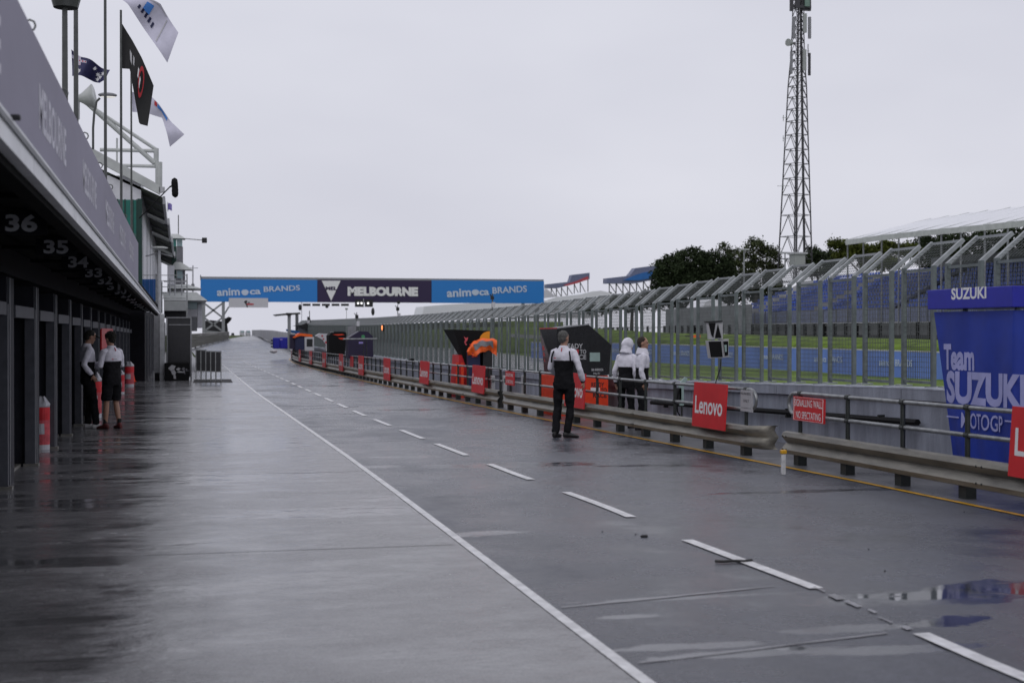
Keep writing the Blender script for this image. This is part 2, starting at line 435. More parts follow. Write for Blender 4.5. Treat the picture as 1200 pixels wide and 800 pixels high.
print('white', [(round(a, 1), round(b, 2)) for a, b in zip(*WLs)])
print('dash', [(round(a, 1), round(b, 2)) for a, b in zip(*DLs)])
farL = [G(225, 408.5), G(240, 404.5), G(255, 401), G(268, 397.3)]
farR = [G(318, 402), G(312, 398.5), G(305, 395.5)]
print('farL', farL, 'farR', farR)
def roadL(y): return float(np.interp(y, [0, 60, farL[0].y - 5] + [p.y for p in farL] + [385, 900], [2.2, 2.2, farL[0].x - .3] + [p.x - .3 for p in farL] + [farL[-1].x + 10, farL[-1].x + 80]))
def roadR(y): return float(np.interp(y, [0, 126] + [p.y for p in farR] + [385, 900], [10, 10.5] + [p.x for p in farR] + [farR[-1].x + 8, farR[-1].x + 90]))

YS = sorted(set([-6, -2, 0, 2, 4, 6, 8] + list(range(10, 60, 5)) + list(range(60, 400, 6)) + list(range(400, 900, 50)) + [900, 1500, 2500, 4000, 6000] + GY))
def sheet(name, xl, xr, y0, y1, dz, m, kind='structure', label=None, ncol=2):
    ys = [y0] + [y for y in YS if y0 < y < y1] + [y1]
    rows = []
    for y in ys:
        a, b = xl(y), xr(y); rows.append([(a + (b - a) * i / (ncol - 1), y, g(y) + dz) for i in range(ncol)])
    o = MB().grid(rows).build(name, m, fix=False); o['kind'] = kind
    if label: o['label'] = label
    return o
cst = lambda c: (lambda y: c)
sheet('ground', cst(-3000), cst(3000), -6, 6000, -.03, 'hill', ncol=9)
sheet('pit_lane', roadL, roadR, -4, 900, 0, 'asphalt')
sheet('pit_apron', cst(-12), lambda y: whi(y) - .02, -4, 75, .004, 'apron')
sheet('pit_apron', cst(-12), lambda y: float(np.interp(y, [75, 130], [whi(75) - .02, 1.2])), 75, 150, .004, 'service', )
sheet('service_strip', lambda y: yel(y) + .06, cst(9.6), -4, 122, .004, 'service')
sheet('edge_line', lambda y: whi(y) - .035, lambda y: whi(y) + .035, -2, 100, .008, 'white_paint')
sheet('yellow_line', lambda y: yel(y) - .035, lambda y: yel(y) + .035, -2, 122, .008, 'yellow_paint')
# lane dashes: near ones from the survey, far ones continuing at the same rhythm
dash_px = [((1200, 795), (1085, 746)), ((957, 690), (805, 633)), ((747, 606), (664, 577)), ((633, 562), (580, 544)), ((558, 533.5), (519, 520)), ((505, 514), (474, 504))]
spans = []
for a, b in dash_px: spans.append((G(*a).y, G(*b).y))
print('dashes', [(round(a, 2), round(b, 2)) for a, b in spans])
per = (spans[4][0] - spans[1][0]) / 3; ln = sum(b - a for a, b in spans[1:5]) / 4
spans[0] = (spans[1][0] - per, spans[1][0] - per + ln)
y = spans[5][0] + per
while y < 105: spans.append((y, y + ln)); y += per
spans.insert(0, (spans[0][0] - per, spans[0][0] - per + ln))
for a, b in spans:
    w = .05
    o = MB().grid([[(dsh(t) - w, t, g(t) + .008), (dsh(t) + w, t, g(t) + .008)] for t in np.linspace(a, b, 4)]).build('lane_dash', 'white_paint', fix=False); o['kind'] = 'structure'
# worn remains of the dash line between the two nearest dashes
rnd = random.Random(3)
yy = spans[1][1] + .1
while yy < spans[2][0] - .05:
    l = rnd.uniform(.08, .25); w = rnd.uniform(.01, .045); cx = dsh(yy) + rnd.uniform(-.02, .02)
    o = MB().add([(cx - w, yy, g(yy) + .007), (cx + w * .7, yy + .02, g(yy) + .007), (cx + w, yy + l, g(yy) + .007), (cx - w * .6, yy + l * .9, g(yy) + .007)], [(0, 1, 2, 3)]).build('worn_dash', 'worn_white_paint', fix=False); o['kind'] = 'structure'
    yy += l + rnd.uniform(.02, .12)
# wet sealed joints across the lanes
def joint(pa, pb, w, name='wet_joint'):
    a, b = G(*pa), G(*pb); mb = MB(); n = 14; rows = []
    for i in range(n + 1):
        t = i / n; p = a.lerp(b, t); ww = w * (.6 + .8 * rnd.random())
        rows.append([(p.x, p.y - ww, g(p.y) + .005), (p.x, p.y + ww, g(p.y) + .005)])
    o = mb.grid(rows).build(name, 'joint_wet', fix=False); o['kind'] = 'structure'
for pa, pb, w in [((658, 712), (908, 687), .014), ((748, 777), (1040, 742), .012), ((340, 487), (440, 484), .05), ((352, 479), (420, 476), .06), ((318, 460), (350, 459.5), .12), ((310, 447), (345, 446.5), .2), ((380, 519), (500, 515), .02)]:
    joint(pa, pb, w)
for pa, pb in [((150, 452.5), (268, 450)), ((205, 470), (322, 468)), ((60, 655), (545, 648)), ((90, 560), (435, 553))]:
    a, b = G(*pa), G(*pb); b = Vector((min(b.x, whi(b.y) - .06), a.y, a.z))
    o = MB().grid([[(a.x + (b.x - a.x) * i / 6, a.y - .006, g(a.y) + .0062), (a.x + (b.x - a.x) * i / 6, a.y + .006, g(a.y) + .0062)] for i in range(7)]).build('slab_joint', 'mat_dark', fix=False); o['kind'] = 'structure'
# race track and verge behind the fence
verge = [G(760, 441), G(640, 419), G(520, 406), G(470, 400.5)]
print('verge', verge)
def vb(y): return float(np.interp(y, [0, 30, verge[0].y] + [p.y for p in verge[1:]] + [300], [12, 14, verge[0].x] + [p.x for p in verge[1:]] + [verge[-1].x + 10]))
sheet('race_track', cst(9.62), vb, -4, 290, -.01, 'track')
sheet('grass_verge', vb, cst(48), -4, 290, -.006, 'grass_blades')
sheet('verge_line', lambda y: vb(y) - .25, lambda y: vb(y) - .1, 10, 200, .0, 'white_paint')
# ================================================================== LEFT: pit garages
PW = -1.85         # front of the piers
DW = -2.30         # door plane
FX = -.755         # face of the awning fascia
FZ0, FZ1 = 2.50, 2.62
Y0, YE = -1.0, 58.5
def gx(y): return g(min(max(y, 0), YE)) * .55          # the awning follows the fall of the lane a little
gar = empty('pit_garage_building', (-3, 16.5, 0), 'long dark pit garage building with roller doors under a deep awning', 'building')
piers = [16.5 + 3.0 * k - .0 for k in range(-4, 14)]
pier0 = jamb0 = None
for k, py in enumerate(piers):
    z = g(py)
    top = 2.32
    if pier0 is None:
        Y = piers[0]
        pier0 = MB().box(DW - .05, PW, Y - .02, Y + .72, g(Y) - .3, top).build('pier', 'pier_paint', gar)
        jamb0 = MB().box(PW - .10, PW + .025, Y - .13, Y - .023, g(Y) - .3, 2.02).build('door_jamb', 'garage_frame', gar)
        head0 = MB().box(PW - .09, PW + .018, Y + .74, Y + 2.86, 1.88, 2.02).build('door_header', 'garage_frame', gar)
        base0 = MB().box(PW - .12, PW + .07, Y - .16, Y - .01, g(Y), g(Y) + .035).build('jamb_base', 'threshold', gar)
        plate0 = MB().box(PW - .03, PW + .03, Y + .03, Y + .10, g(Y) - .3, top - .01).build('corner_strip', 'door_metal', gar)
    else:
        d = (0, py - piers[0], z - g(piers[0]))
        for o in (pier0, jamb0, head0, base0, plate0): inst(o, gar, (0, d[1], d[2] * .9 if o is not base0 else d[2]))
# roller doors: horizontal curtain slats joined (past singling out), one curtain per bay
def curtain(y0, y1, zb, zt):
    mb = MB(); n = int((zt - zb) / .085); rows = []
    for i in range(n * 4 + 1):
        z = zb + (zt - zb) * i / (n * 4); x = DW + .03 * abs(math.sin(math.pi * i / 4)); rows.append([(x, y0, z), (x, y1, z)])
    return mb.grid(rows)
c0 = None
for k in range(len(piers) - 1):
    ya = piers[k] + .72; zb = g(ya)
    if c0 is None: c0 = curtain(ya, ya + 2.3, zb + .02, 1.95).build('roller_door', 'door_metal', gar, fix=False); cz = zb; cy = ya
    else: inst(c0, gar, (0, ya - cy, zb - cz))
    MB().box(DW + .03, DW + .06, ya + 2.0, ya + 2.12, zb + .93, zb + .955).build('door_handle', 'galv_light', gar)
MB().box(-9, DW - .03, Y0 - 3, YE, -.8, 2.6).build('wall', 'garage_wall', gar)
MB().box(DW - .03, PW - .05, Y0 - 3, YE, 2.3, 2.60).build('lintel', 'garage_wall', gar)
MB().box(-9, -1.35, YE + .3, 150, -1, 2.5).build('far_wall', 'garage_wall', gar)
for k in range(12): MB().box(-1.36, -1.30, 62 + k * 6, 62.3 + k * 6, -1, 2.3).build('far_jamb', 'garage_frame', gar)
# threshold step along the doors
MB().grid([[(DW - .05, y, g(y) + .03), (PW - .16, y, g(y) + .03), (PW - .15, y, g(y) + .0)] for y in np.linspace(0, YE, 40)]).build('threshold', 'threshold', gar)
# soffit boards running along the awning
nb = 9
for i in range(nb):
    xa = FX - .03 - (FX - .03 - DW) * i / nb; xb = FX - .03 - (FX - .03 - DW) * (i + 1) / nb
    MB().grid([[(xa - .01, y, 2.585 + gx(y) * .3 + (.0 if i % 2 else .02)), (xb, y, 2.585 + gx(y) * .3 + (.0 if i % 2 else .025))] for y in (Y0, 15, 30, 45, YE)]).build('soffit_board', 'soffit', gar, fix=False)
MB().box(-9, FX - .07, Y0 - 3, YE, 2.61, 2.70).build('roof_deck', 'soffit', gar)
# inner dark gutter, then the white fascia in lengths with joints
yy = Y0; k = 0
while yy < YE - .1:
    y1 = min(yy + 3.0, YE)
    MB().prism([(FX, yy + .008, FZ0 + gx(yy)), (FX, y1 - .008, FZ0 + gx(y1)), (FX, y1 - .008, FZ1 + .03 + gx(y1)), (FX, yy + .008, FZ1 + .03 + gx(yy))], (-.06, 0, 0)).build('fascia_panel', 'fascia_white', gar)
    MB().prism([(FX + .012, yy, FZ1 - .03 + gx(yy)), (FX + .012, y1, FZ1 - .03 + gx(y1)), (FX + .012, y1, FZ1 + .0 + gx(y1)), (FX + .012, yy, FZ1 + .0 + gx(yy))], (-.01, 0, 0)).build('fascia_trim', 'column_grey', gar)
    MB().prism([(FX - .062, yy, FZ0 - .045 + gx(yy)), (FX - .062, y1, FZ0 - .045 + gx(y1)), (FX - .062, y1, FZ0 + .05 + gx(y1)), (FX - .062, yy, FZ0 + .05 + gx(yy))], (-.10, 0, 0)).build('gutter', 'soffit', gar)
    yy = y1
for i in range(1, 20):
    yb = i * 3.02 + 1.0
    MB().box(PW, FX - .18, yb - .04, yb + .04, 2.545 + gx(yb) * .3, 2.585 + gx(yb) * .3).build('awning_beam', 'soffit', gar)
# stop at the numbers: hanging plates, one per bay
for k in range(16):
    y = 11.5 + 3.17 * k; num = 36 - k
    z = 2.478
    labn = {36: 'largest and nearest', 35: 'second nearest', 34: 'third nearest', 33: 'fourth nearest', 32: 'fifth nearest'}.get(num, {31: 'sixth nearest, half overlapped', 30: 'seventh nearest, half overlapped', 29: 'eighth nearest, small', 28: 'ninth nearest, small', 27: 'tenth nearest, tiny', 26: 'eleventh nearest, tiny', 25: 'twelfth nearest, tiny', 24: 'thirteenth nearest, faint', 23: 'fourteenth nearest, faint', 22: 'fifteenth nearest, faint'}.get(num, 'farthest and faintest'))
    t = MB().box(-1.37, -.99, y, y + .03, z - .085, z + .085).build('number_sign', 'number_plate', loc=(-1.18, y, z))
    tag(t, f'{labn} black hanging sign reading {num} under the dark awning', 'sign', 'garage number signs')
    text(str(num), 'number_white', t, (-1.18, y, z + .002), (1, 0, 0), (0, 0, 1), .135, .235, bold=.035, name='number')
    MB().box(-1.30, -1.06, y + .003, y + .012, z + .085, z + .12).build('hanger', 'matte_black', t)
# grey sponsor banner above the fascia
BY1 = 28.3
bz = lambda y: 3.24 + .10 * min(1, max(0, y / 28))
ban = empty('fascia_banner', (FX, 10, 2.65), 'long grey banner with repeated MELBOURNE lettering above the white fascia', 'banner')
rows = []
for i in range(120):
    y = -1 + (BY1 + 1) * i / 119
    rows.append([(FX - .01, y, FZ1 + .032 + gx(y)), (FX - .01, y, (FZ1 + bz(y)) / 2), (FX - .01, y, bz(y))])
MB().grid(rows).build('banner_cloth', 'banner_grey', ban, fix=False)
MB().prism([(FX - .05, -1, bz(-1) - .03), (FX - .05, BY1, bz(BY1) - .03), (FX - .05, BY1, bz(BY1) + .0), (FX - .05, -1, bz(-1) + .0)], (-.05, 0, 0)).build('top_rail', 'pole_dark', ban)
for k in range(7):
    ya = 4.7 + 3.72 * k
    if ya + 1.9 > BY1 + .3: break
    zc = 2.905 + .02 * k * .6
    text('MELBOURNE', 'banner_print', ban, (FX - .01, ya + .95, zc), (0, 1, 0), (0, 0, 1), .26, 1.95, bold=.02, thick=.0015)
for k in range(10):
    y = 5.8 + 2.3 * k
    MB().cyl((FX - .08, y, 2.66), (FX - .08, y, bz(y)), .015).build('banner_post', 'pole_dark', ban)
    ring = [(FX - .03 + .03 * math.cos(t), y, bz(y) + .035 + .03 * math.sin(t)) for t in np.linspace(0, 2 * math.pi, 9)]
    MB().tube(ring, .006, 5, cap=False).build('eyelet', 'pole_dark', ban)
# small dark camera on the fascia
q = onx(15, 138, FX)
t = MB().box(q.x - .01, q.x + .035, q.y - .02, q.y + .02, q.z - .012, q.z + .015).build('fascia_camera', 'black', loc=q, bevel=.008)
tag(t, 'small black camera fixed to the white fascia', 'camera')
# ceiling heater / loudspeaker under the awning
q = ony(80, 262, 14.5)
t = empty('awning_speaker', q, 'dark loudspeaker hanging under the awning beside number 35', 'loudspeaker')
MB().cyl((q.x, q.y, q.z - .08), (q.x, q.y, q.z + .03), .05, .035, 12).build('housing', 'door_metal', t)
MB().box(q.x - .012, q.x + .012, q.y - .01, q.y + .01, q.z + .03, 2.55).build('bracket', 'matte_black', t)

# ------------------------------------------------------------------ padded drums between the piers
def drum(px, pyb, pyt, label, x=None, wpx=17, cap=True, name='padded_barrel'):
    b = G(px, pyb)
    if x is not None:
        b = Vector((x, onx(px, pyb, x).y, 0)); b.z = g(b.y)
    s = (b - Vector((0, 0, H))).length; r = wpx / F * s / 2; h = (pyb - pyt) / F * s
    t = empty(name, b, label, 'barrel', 'red and white padded barrels by the garage doors')
    def ring(z, rr, n=18): return [(b.x + rr * math.cos(2 * math.pi * i / n), b.y + rr * math.sin(2 * math.pi * i / n), b.z + z) for i in range(n)]
    MB().loft([ring(0, r * .98), ring(h * .1, r)]).build('base_band', 'pad_white', t, smooth=False)
    MB().loft([ring(h * .101, r * .99), ring(h * .3, r * 1.01), ring(h * .56, r)]).build('printed_wrap', 'pad_pink', t)
    MB().loft([ring(h * .561, r * 1.0), ring(h * .7, r * 1.02), ring(h * .80, r * 1.0)]).build('red_wrap', 'pad_red', t)
    rg = [ring(h * .801, r * .97)]
    for z, k in ((.86, .9), (.92, .62), (.97, .45), (1.0, .3)): rg.append([Vector(p) + Vector((.03 * math.sin(i * 1.7 + z * 9), .03 * math.cos(i * 2.3), .03 * math.sin(i * 3.1))) * (r / .2) for i, p in enumerate(ring(h * z, r * k))])
    MB().loft(rg).build('bag_top', 'pad_white', t, smooth=True)
    for k in range(3):
        a = -math.pi / 2 - .5 + k * .35
        w = .22 * r; c = Vector((b.x + r * 1.02 * math.cos(a), b.y + r * 1.02 * math.sin(a), b.z + h * .4)); tx = Vector((-math.sin(a), math.cos(a), 0))
        MB().add([c - tx * w - Vector((0, 0, h * .10)), c + tx * w - Vector((0, 0, h * .10)), c + tx * w * .8 + Vector((0, 0, h * .10)), c - tx * w * .8 + Vector((0, 0, h * .10))], [(0, 1, 2, 3)]).build('print_patch', 'pad_white', t)
    return t
drum(49, 517, 458, 'nearest red and white padded barrel alone between the first garage piers', x=-2.0, wpx=17)
drum(88, 488, 442, 'padded barrel half hidden behind the legs of the man leaning on the garage', x=-1.97, wpx=13)
drum(112, 494, 443, 'padded barrel with crumpled white bag between the two people talking', x=-1.72, wpx=13)
drum(141, 451, 424, 'small padded barrel just behind the man in shorts', x=-1.75, wpx=9)
drum(151, 444, 416, 'padded barrel with grey lid just behind the orange cones', x=-1.75, wpx=11)
drum(163, 434, 412, 'far padded barrel, leftmost of the three beside the grey column', x=-1.65, wpx=6)
drum(168, 433, 411, 'far padded barrel, middle of the three beside the grey column', x=-1.55, wpx=6)
drum(172.5, 430, 410, 'far padded barrel, nearest to the grey column of the three', x=-1.5, wpx=5)
def cone(px, pyb, pyt, label):
    b = G(px, pyb); s = (b - Vector((0, 0, H))).length; h = (pyb - pyt) / F * s
    t = empty('traffic_cone', b, label, 'cone', 'orange cones in front of the garages')
    MB().cyl(b + Vector((0, 0, .02)), b + Vector((0, 0, h)), h * .27, h * .06, 16).build('cone_body', 'cone_orange', t, smooth=False)
    MB().box(b.x - h * .32, b.x + h * .32, b.y - h * .32, b.y + h * .32, b.z, b.z + .025).build('base', 'cone_orange', t)
cone(154, 447, 431, 'taller orange traffic cone beside a padded barrel')
cone(147.5, 447.5, 439, 'short orange traffic cone left of the taller one')
# red poster panel behind the pair of people
a = onx(118, 383, PW + .03); b_ = onx(133, 418, PW + .03)
t = MB().box(PW + .005, PW + .035, onx(118, 388, PW).y - .2, onx(133, 388, PW).y - 1.2, 1.0, 1.72).build('garage_poster', 'red_sign', loc=(PW, a.y, 1.4)); tag(t, 'dark red panel on the garage wall behind the two talking people', 'panel')

# ------------------------------------------------------------------ end of the garages: column, dark screen, barriers
YC = 59.5
def atY(px, py, y=YC): return ony(px, py, y)
col = empty('awning_column', (atY(186, 443).x, YC, g(YC)), 'pale grey square column at the end of the garage awning', 'column')
xa, xm, xb = atY(179.5, 0).x, atY(186.5, 0).x, atY(192, 0).x
zt = atY(186, 368).z
MB().box(xa, xm - .003, YC + .01, YC + .4, g(YC) + .32, zt).build('dark_face', 'column_grey', col)
MB().box(xm, xb, YC - .03, YC + .4, g(YC) - .1, zt + .01).build('light_face', 'column_light', col)
MB().box(xa + .02, xm - .01, YC + .03, YC + .3, g(YC) - .1, g(YC) + .318).build('plinth', 'matte_black', col)
MB().box(xa - .02, xa + .03, YC - .02, YC + .1, g(YC) - .1, g(YC) + .35).build('side_trim', 'column_light', col)
scn = empty('dark_screen', (atY(210, 447).x, YC, g(YC)), 'tall dark framed screen panel standing right of the grey column', 'screen')
x0, x1 = atY(194, 0).x, atY(224, 0).x; z1 = atY(0, 371).z; z0 = g(YC)
MB().box(x0, x1 - .05, YC + .02, YC + .06, z0 + .15, z1 - .02).build('panel', 'screen_black', scn)
MB().box(x0 + .12, x1 - .08, YC + .005, YC + .018, z0 + .75, atY(0, 381).z).build('raised_panel', 'screen_black', scn, bevel=.01)
for (a, b) in ((x0 + .02, x0 + .06), (x1 - .06, x1)): MB().box(a, b, YC - .01, YC + .07, z0, z1).build('frame_post', 'column_grey', scn)
MB().box(x0, x1, YC - .012, YC + .072, z1 - .045, z1 + .003).build('top_frame', 'column_grey', scn)
MB().box(x0 + .1, x1, YC - .011, YC + .0, atY(0, 380.2).z - .02, atY(0, 380.2).z + .02).build('cross_bar', 'column_grey', scn)
crate = empty('printed_crate', (atY(207, 447).x, YC - .5, g(YC)), 'low black box with a grey printed swirl in front of the dark screen', 'crate')
xx0, xx1 = atY(192, 0, YC - .4).x, atY(221, 0, YC - .4).x; zz1 = atY(0, 426, YC - .4).z
MB().box(xx0, xx1, YC - .4, YC - .05, g(YC), zz1).build('box', 'matte_black', crate, bevel=.02)
def swirl(parent, cx, cy, cz, s, mname, xd=Vector((1, 0, 0)), n=Vector((0, -1, 0))):
    # abstract racing emblem: chequer swoosh with round wheel shapes
    up = Vector((0, 0, 1)); o = Vector((cx, cy, cz))
    polys = [[(-.9, .5), (-.4, .95), (.1, .8), (-.1, .35), (-.5, .1)], [(-.5, .05), (-.1, .3), (.15, -.1), (.0, -.5), (-.35, -.35)], [(.1, .35), (.5, .6), (.75, .4), (.45, .15)], [(.2, .0), (.6, .12), (1.3, .0), (1.25, -.1), (.5, -.1)], [(-.2, -.5), (.1, -.45), (.15, -.95), (-.15, -.9)]]
    mb = MB()
    for p in polys: mb.prism([o + xd * (a * s) + up * (b * s) for a, b in p], n * .006)
    return mb.build('emblem', mname, parent)
swirl(crate, (xx0 + xx1) / 2 - .08, YC - .402, (g(YC) + zz1) / 2, .30, 'print_grey')
swirl(crate, xx1 - .18, YC - .402, (g(YC) + zz1) / 2 + .05, .14, 'tower_grey')
# stack of folding barriers on the apron right of the screen
bq = G(249, 447.5); YB = bq.y
m_ = MB().add([(G(226, 449).x, YB - 1.2, g(YB) + .012), (G(273, 448.5).x, YB - 1.2, g(YB) + .012), (G(268, 443).x, YB + 3, g(YB) + .012), (G(226, 442).x, YB + 3, g(YB) + .012)], [(0, 1, 2, 3)]).build('rubber_mat', 'mat_dark', loc=bq, fix=False)
tag(m_, 'dark rubber mat lying under the stacked metal barriers', 'mat')
labs = ['crowd barrier with dark mesh, nearest the lane in its stack', 'crowd barrier with dark mesh, second from the lane in its stack', 'crowd barrier with dark mesh, middle one of the stack beside the screen', 'crowd barrier with dark mesh, second from the dark screen in its stack', 'crowd barrier with dark mesh, closest to the dark screen in its stack']
for k in range(5):
    pxl = 259 - 5.8 * k; y = YB - .3 + .55 * k; x = ony(pxl, 447, y).x; zb = g(y); zt_ = ony(pxl, 411.5 - (k > 2) * 1, YB).z
    t = empty('crowd_barrier', (x, y, zb), labs[k], 'barrier', 'folding barriers stacked on the apron')
    w = .21
    MB().box(x - w, x + .0, y + .01, y + .03, zb + .42, zt_ - .03).build('mesh_panel', 'screen_black', t)
    for xx in (x - w, x): MB().box(xx - .018, xx + .018, y - .0, y + .04, zb, zt_).build('frame_leg', 'tube_metal', t)
    MB().box(x - w - .018, x + .018, y - .003, y + .043, zt_ - .03, zt_ + .01).build('top_bar', 'tube_metal', t)
    MB().box(x - w + .02, x - .02, y + .002, y + .038, zb + .39, zb + .42).build('lower_bar', 'tube_metal', t)
    MB().bar((x - w, y, zb + .03), (x + .02, y - .15, zb + .03), .03).build('foot', 'tube_metal', t)
# ================================================================== LEFT: upper suites, tower and far buildings
YU = 60.0
def U(px, py, y=YU): return ony(px, py, y)
sui = empty('pit_suite_building', (-3, YU, 2.8), 'upper pit suites with green glazing under a deep white-edged roof', 'building')
# gable wall facing the camera: green glazing panels between dark frames
zt = U(0, 231).z
xs = [U(p, 0).x for p in (112, 128, 137, 146, 155, 160)]
for a, b in zip(xs[:-1], xs[1:]):
    MB().box(a + .03, b - .03, YU, YU + .05, 2.9, zt).build('green_panel', 'green_panel', sui)
    MB().box(b - .03, b + .03, YU - .03, YU + .05, 2.9, zt + .02).build('mullion', 'green_frame', sui)
MB().box(U(160.4, 0).x, U(166, 0).x, YU - .06, YU + .2, 2.5, zt + .05).build('corner_post', 'green_frame', sui)
# roof: white barge beam sloping down to the lane, dark underside running away in bays
pA, pB = U(90, 172), U(187, 222); RE = 150
RX = U(190, 0).x
def roofz(x, y): return pB.z + (pA.z - pB.z) * (x - pB.x) / (pA.x - pB.x)
MB().prism([U(92, 165), U(187.5, 217), U(187.5, 228), U(92, 178)], (0, .25, 0)).build('barge_beam', 'roof_white', sui)
MB().prism([U(186.5, 219), U(193, 219), U(193, 224.5), U(186.5, 226)], (0, .3, 0)).build('beam_end', 'column_light', sui)
bays = [60.3, 72, 86, 102, 122]
for i, (ya, yb) in enumerate(zip(bays[:-1], bays[1:])):
    xo = RX + .10 * i; lift = -.02 * i
    z0 = roofz(RX, ya) - .35; zl = z0 + 1.9
    MB().add([(xo, ya, z0), (xo, yb - .4, z0), (xo - 4.2, yb - .4, zl), (xo - 4.2, ya, zl), (xo, ya, z0 + .12), (xo, yb - .4, z0 + .12), (xo - 4.2, yb - .4, zl + .12), (xo - 4.2, ya, zl + .12)],
             [(0, 1, 2, 3), (7, 6, 5, 4), (0, 4, 5, 1), (1, 5, 6, 2), (2, 6, 7, 3), (3, 7, 4, 0)]).build('roof_bay', 'roof_under', sui)
    MB().prism([(xo, ya, z0 - .16), (xo, yb - .4, z0 - .16), (xo, yb - .4, z0 + .16), (xo, ya, z0 + .16)], (.10, 0, 0)).build('roof_edge', 'column_light', sui)
    MB().bar((xo, yb - .2, z0 - .05), (xo - 4.2, yb - .2, zl - .05), .16, .22).build('roof_beam', 'roof_white', sui)
    for k in range(3):
        y = ya + (yb - ya) * (k + .5) / 3; MB().bar((xo, y, z0 - .06), (xo - 4.2, y, zl - .06), .07, .10).build('purlin', 'scaffold', sui)
# receding white suite wall and blue balcony banner
WX = U(170, 0, 75).x
MB().box(-6, -1.52, YU + .3, 130, 3.85, 8.0).build('suite_wall', 'wall_white', sui)
for k in range(7): MB().box(-1.52, -1.50, 63 + k * 8, 63.1 + k * 8, 3.9, 7.4).build('wall_joint', 'column_grey', sui)
MB().box(-6, -1.45, YU + .3, 130, 2.6, 3.0).build('balcony_slab', 'column_light', sui)
bb = empty('blue_balcony_banner', (-1.6, 75, 3.5), 'blue banner stretched along the balcony above the end of the awning', 'banner')
a0 = U(166, 327, 62); a1 = U(182, 327, 62)
zz = (a0.z, U(166, 346, 62).z)
MB().box(a0.x, a1.x + .02, 62, 62.03, 2.6, zz[0]).build('banner_cloth', 'blue_banner', bb)
for k in range(3): MB().box(a0.x + .12 + k * .18, a0.x + .14 + k * .18, 61.98, 61.995, 2.62, zz[0] - .02).build('fold', 'hoarding', bb)
br = empty('balcony_railing', (U(175, 0, 61.5).x, 61.5, 2.6), 'grey steel balcony railing beside the lamp mast', 'railing')
for p in (183, 189.5, 219): 
    q = U(p, 321 if p != 189.5 else 330, 61.5); MB().box(q.x - .03, q.x + .03, 61.47, 61.53, g(60) if p == 219 else 2.4, q.z).build('post', 'tube_metal', br)
for py in (322.5, 329, 336, 343, 349.5):
    MB().bar(U(166 if py < 324 else 184, py, 61.5), U(219, py, 61.5), .03).build('rail', 'tube_metal', br)
lm = empty('balcony_lamp_mast', U(186.5, 350, 61), 'pale mast carrying a flat wide lamp hood above the balcony', 'lamp')
q0, q1 = U(186.5, 352, 61), U(186.5, 292, 61)
MB().cyl((q0.x, 61, 2.0), q1, .075, .06).build('pole', 'column_light', lm)
MB().ell(q1 + Vector((0, 0, .05)), .36, .36, .07).build('hood', 'roof_white', lm, smooth=True)
for sx in (-1, 1): MB().bar(q1 + Vector((0, 0, -.15)), q1 + Vector((sx * .55, 0, -.30 * 1)), .05).build('bracket', 'column_grey', lm)
# white pipe roof truss and horn above
tr = empty('roof_pipe_frame', U(150, 200, 64), 'white pipe frame rising above the suite roof', 'frame')
def pipe(a, b, r, n='pipe'): MB().cyl(U(*a, 64), U(*b, 64), r, n=10).build(n, 'roof_white', tr)
pipe((92, 112), (181, 191), .11); pipe((96, 118), (184, 176), .08); pipe((117, 175.5), (184, 177), .08); pipe((124, 193.5), (184, 195), .075)
pipe((183, 174), (183, 194), .11); pipe((186, 190), (186, 222), .15); pipe((137, 162), (137, 195), .04)
hn = empty('roof_horn', U(103, 118, 63), 'white horn loudspeaker beside the lamp on the roof', 'loudspeaker')
MB().tube([U(92, 116, 63), U(110, 114, 63) + Vector((0, -.1, 0))], .12, 14, .55).build('horn', 'roof_white', hn, smooth=True)
MB().cyl(U(92, 116, 63), U(92, 140, 63), .05).build('bracket', 'column_light', hn)
# control tower
CT = 105
ct = empty('control_tower', U(208, 388, CT), 'grey control tower with green glass cabin and flared roofs beyond the suites', 'tower')
def tb(p0, p1, t0, t1, n, m, d=1.2, y=CT):
    a, b = ony(p0, t0, y), ony(p1, t1, y); return MB().box(a.x, b.x, y, y + d, b.z, a.z).build(n, m, ct)
tb(201, 207, 289, 365, 'shaft_left', 'green_frame'); tb(207, 214.5, 289, 365, 'shaft', 'tower_grey')
tb(201, 206.5, 279.8, 288.4, 'green_window', 'glass_teal'); tb(207, 213.6, 279.8, 288.4, 'pale_window', 'glass_pale')
def flare(p0, p1, q0, q1, t, b, n='flared_roof', y=CT):
    A = [ony(p, b, y) for p in (p0, p1)]; B = [ony(p, t, y) for p in (q0, q1)]
    MB().loft([[(A[0].x, y - .4, A[0].z), (A[1].x, y - .4, A[0].z), (A[1].x, y + 1.6, A[0].z), (A[0].x, y + 1.6, A[0].z)],
               [(B[0].x, y, B[0].z), (B[1].x, y, B[0].z), (B[1].x, y + 1.2, B[0].z), (B[0].x, y + 1.2, B[0].z)]]).build(n, 'roof_white', ct)
flare(199, 217, 201, 209, 274, 279.5); flare(198, 226, 205, 212, 307, 316)
tb(207.5, 214, 317, 326, 'lower_window', 'glass_pale', y=CT - .05); tb(214.2, 217, 317, 338, 'lower_post', 'tower_grey')
tb(196, 216, 327, 342, 'lower_cabin', 'tower_grey', y=CT - .1)
MB().cyl(ony(209, 274, CT), ony(209, 252, CT), .035).build('aerial', 'pole_dark', ct)
ac = empty('arm_camera', ony(239, 281, CT), 'black box camera on a thin arm reaching out from the control tower', 'camera')
MB().cyl(ony(215, 279.5, CT), ony(237, 281.3, CT), .03).build('arm', 'pole_dark', ac)
a, b = ony(236.5, 278.5, CT), ony(242.5, 284.6, CT); MB().box(a.x, b.x, CT - .2, CT + .2, b.z, a.z).build('camera_box', 'black', ac, bevel=.04)
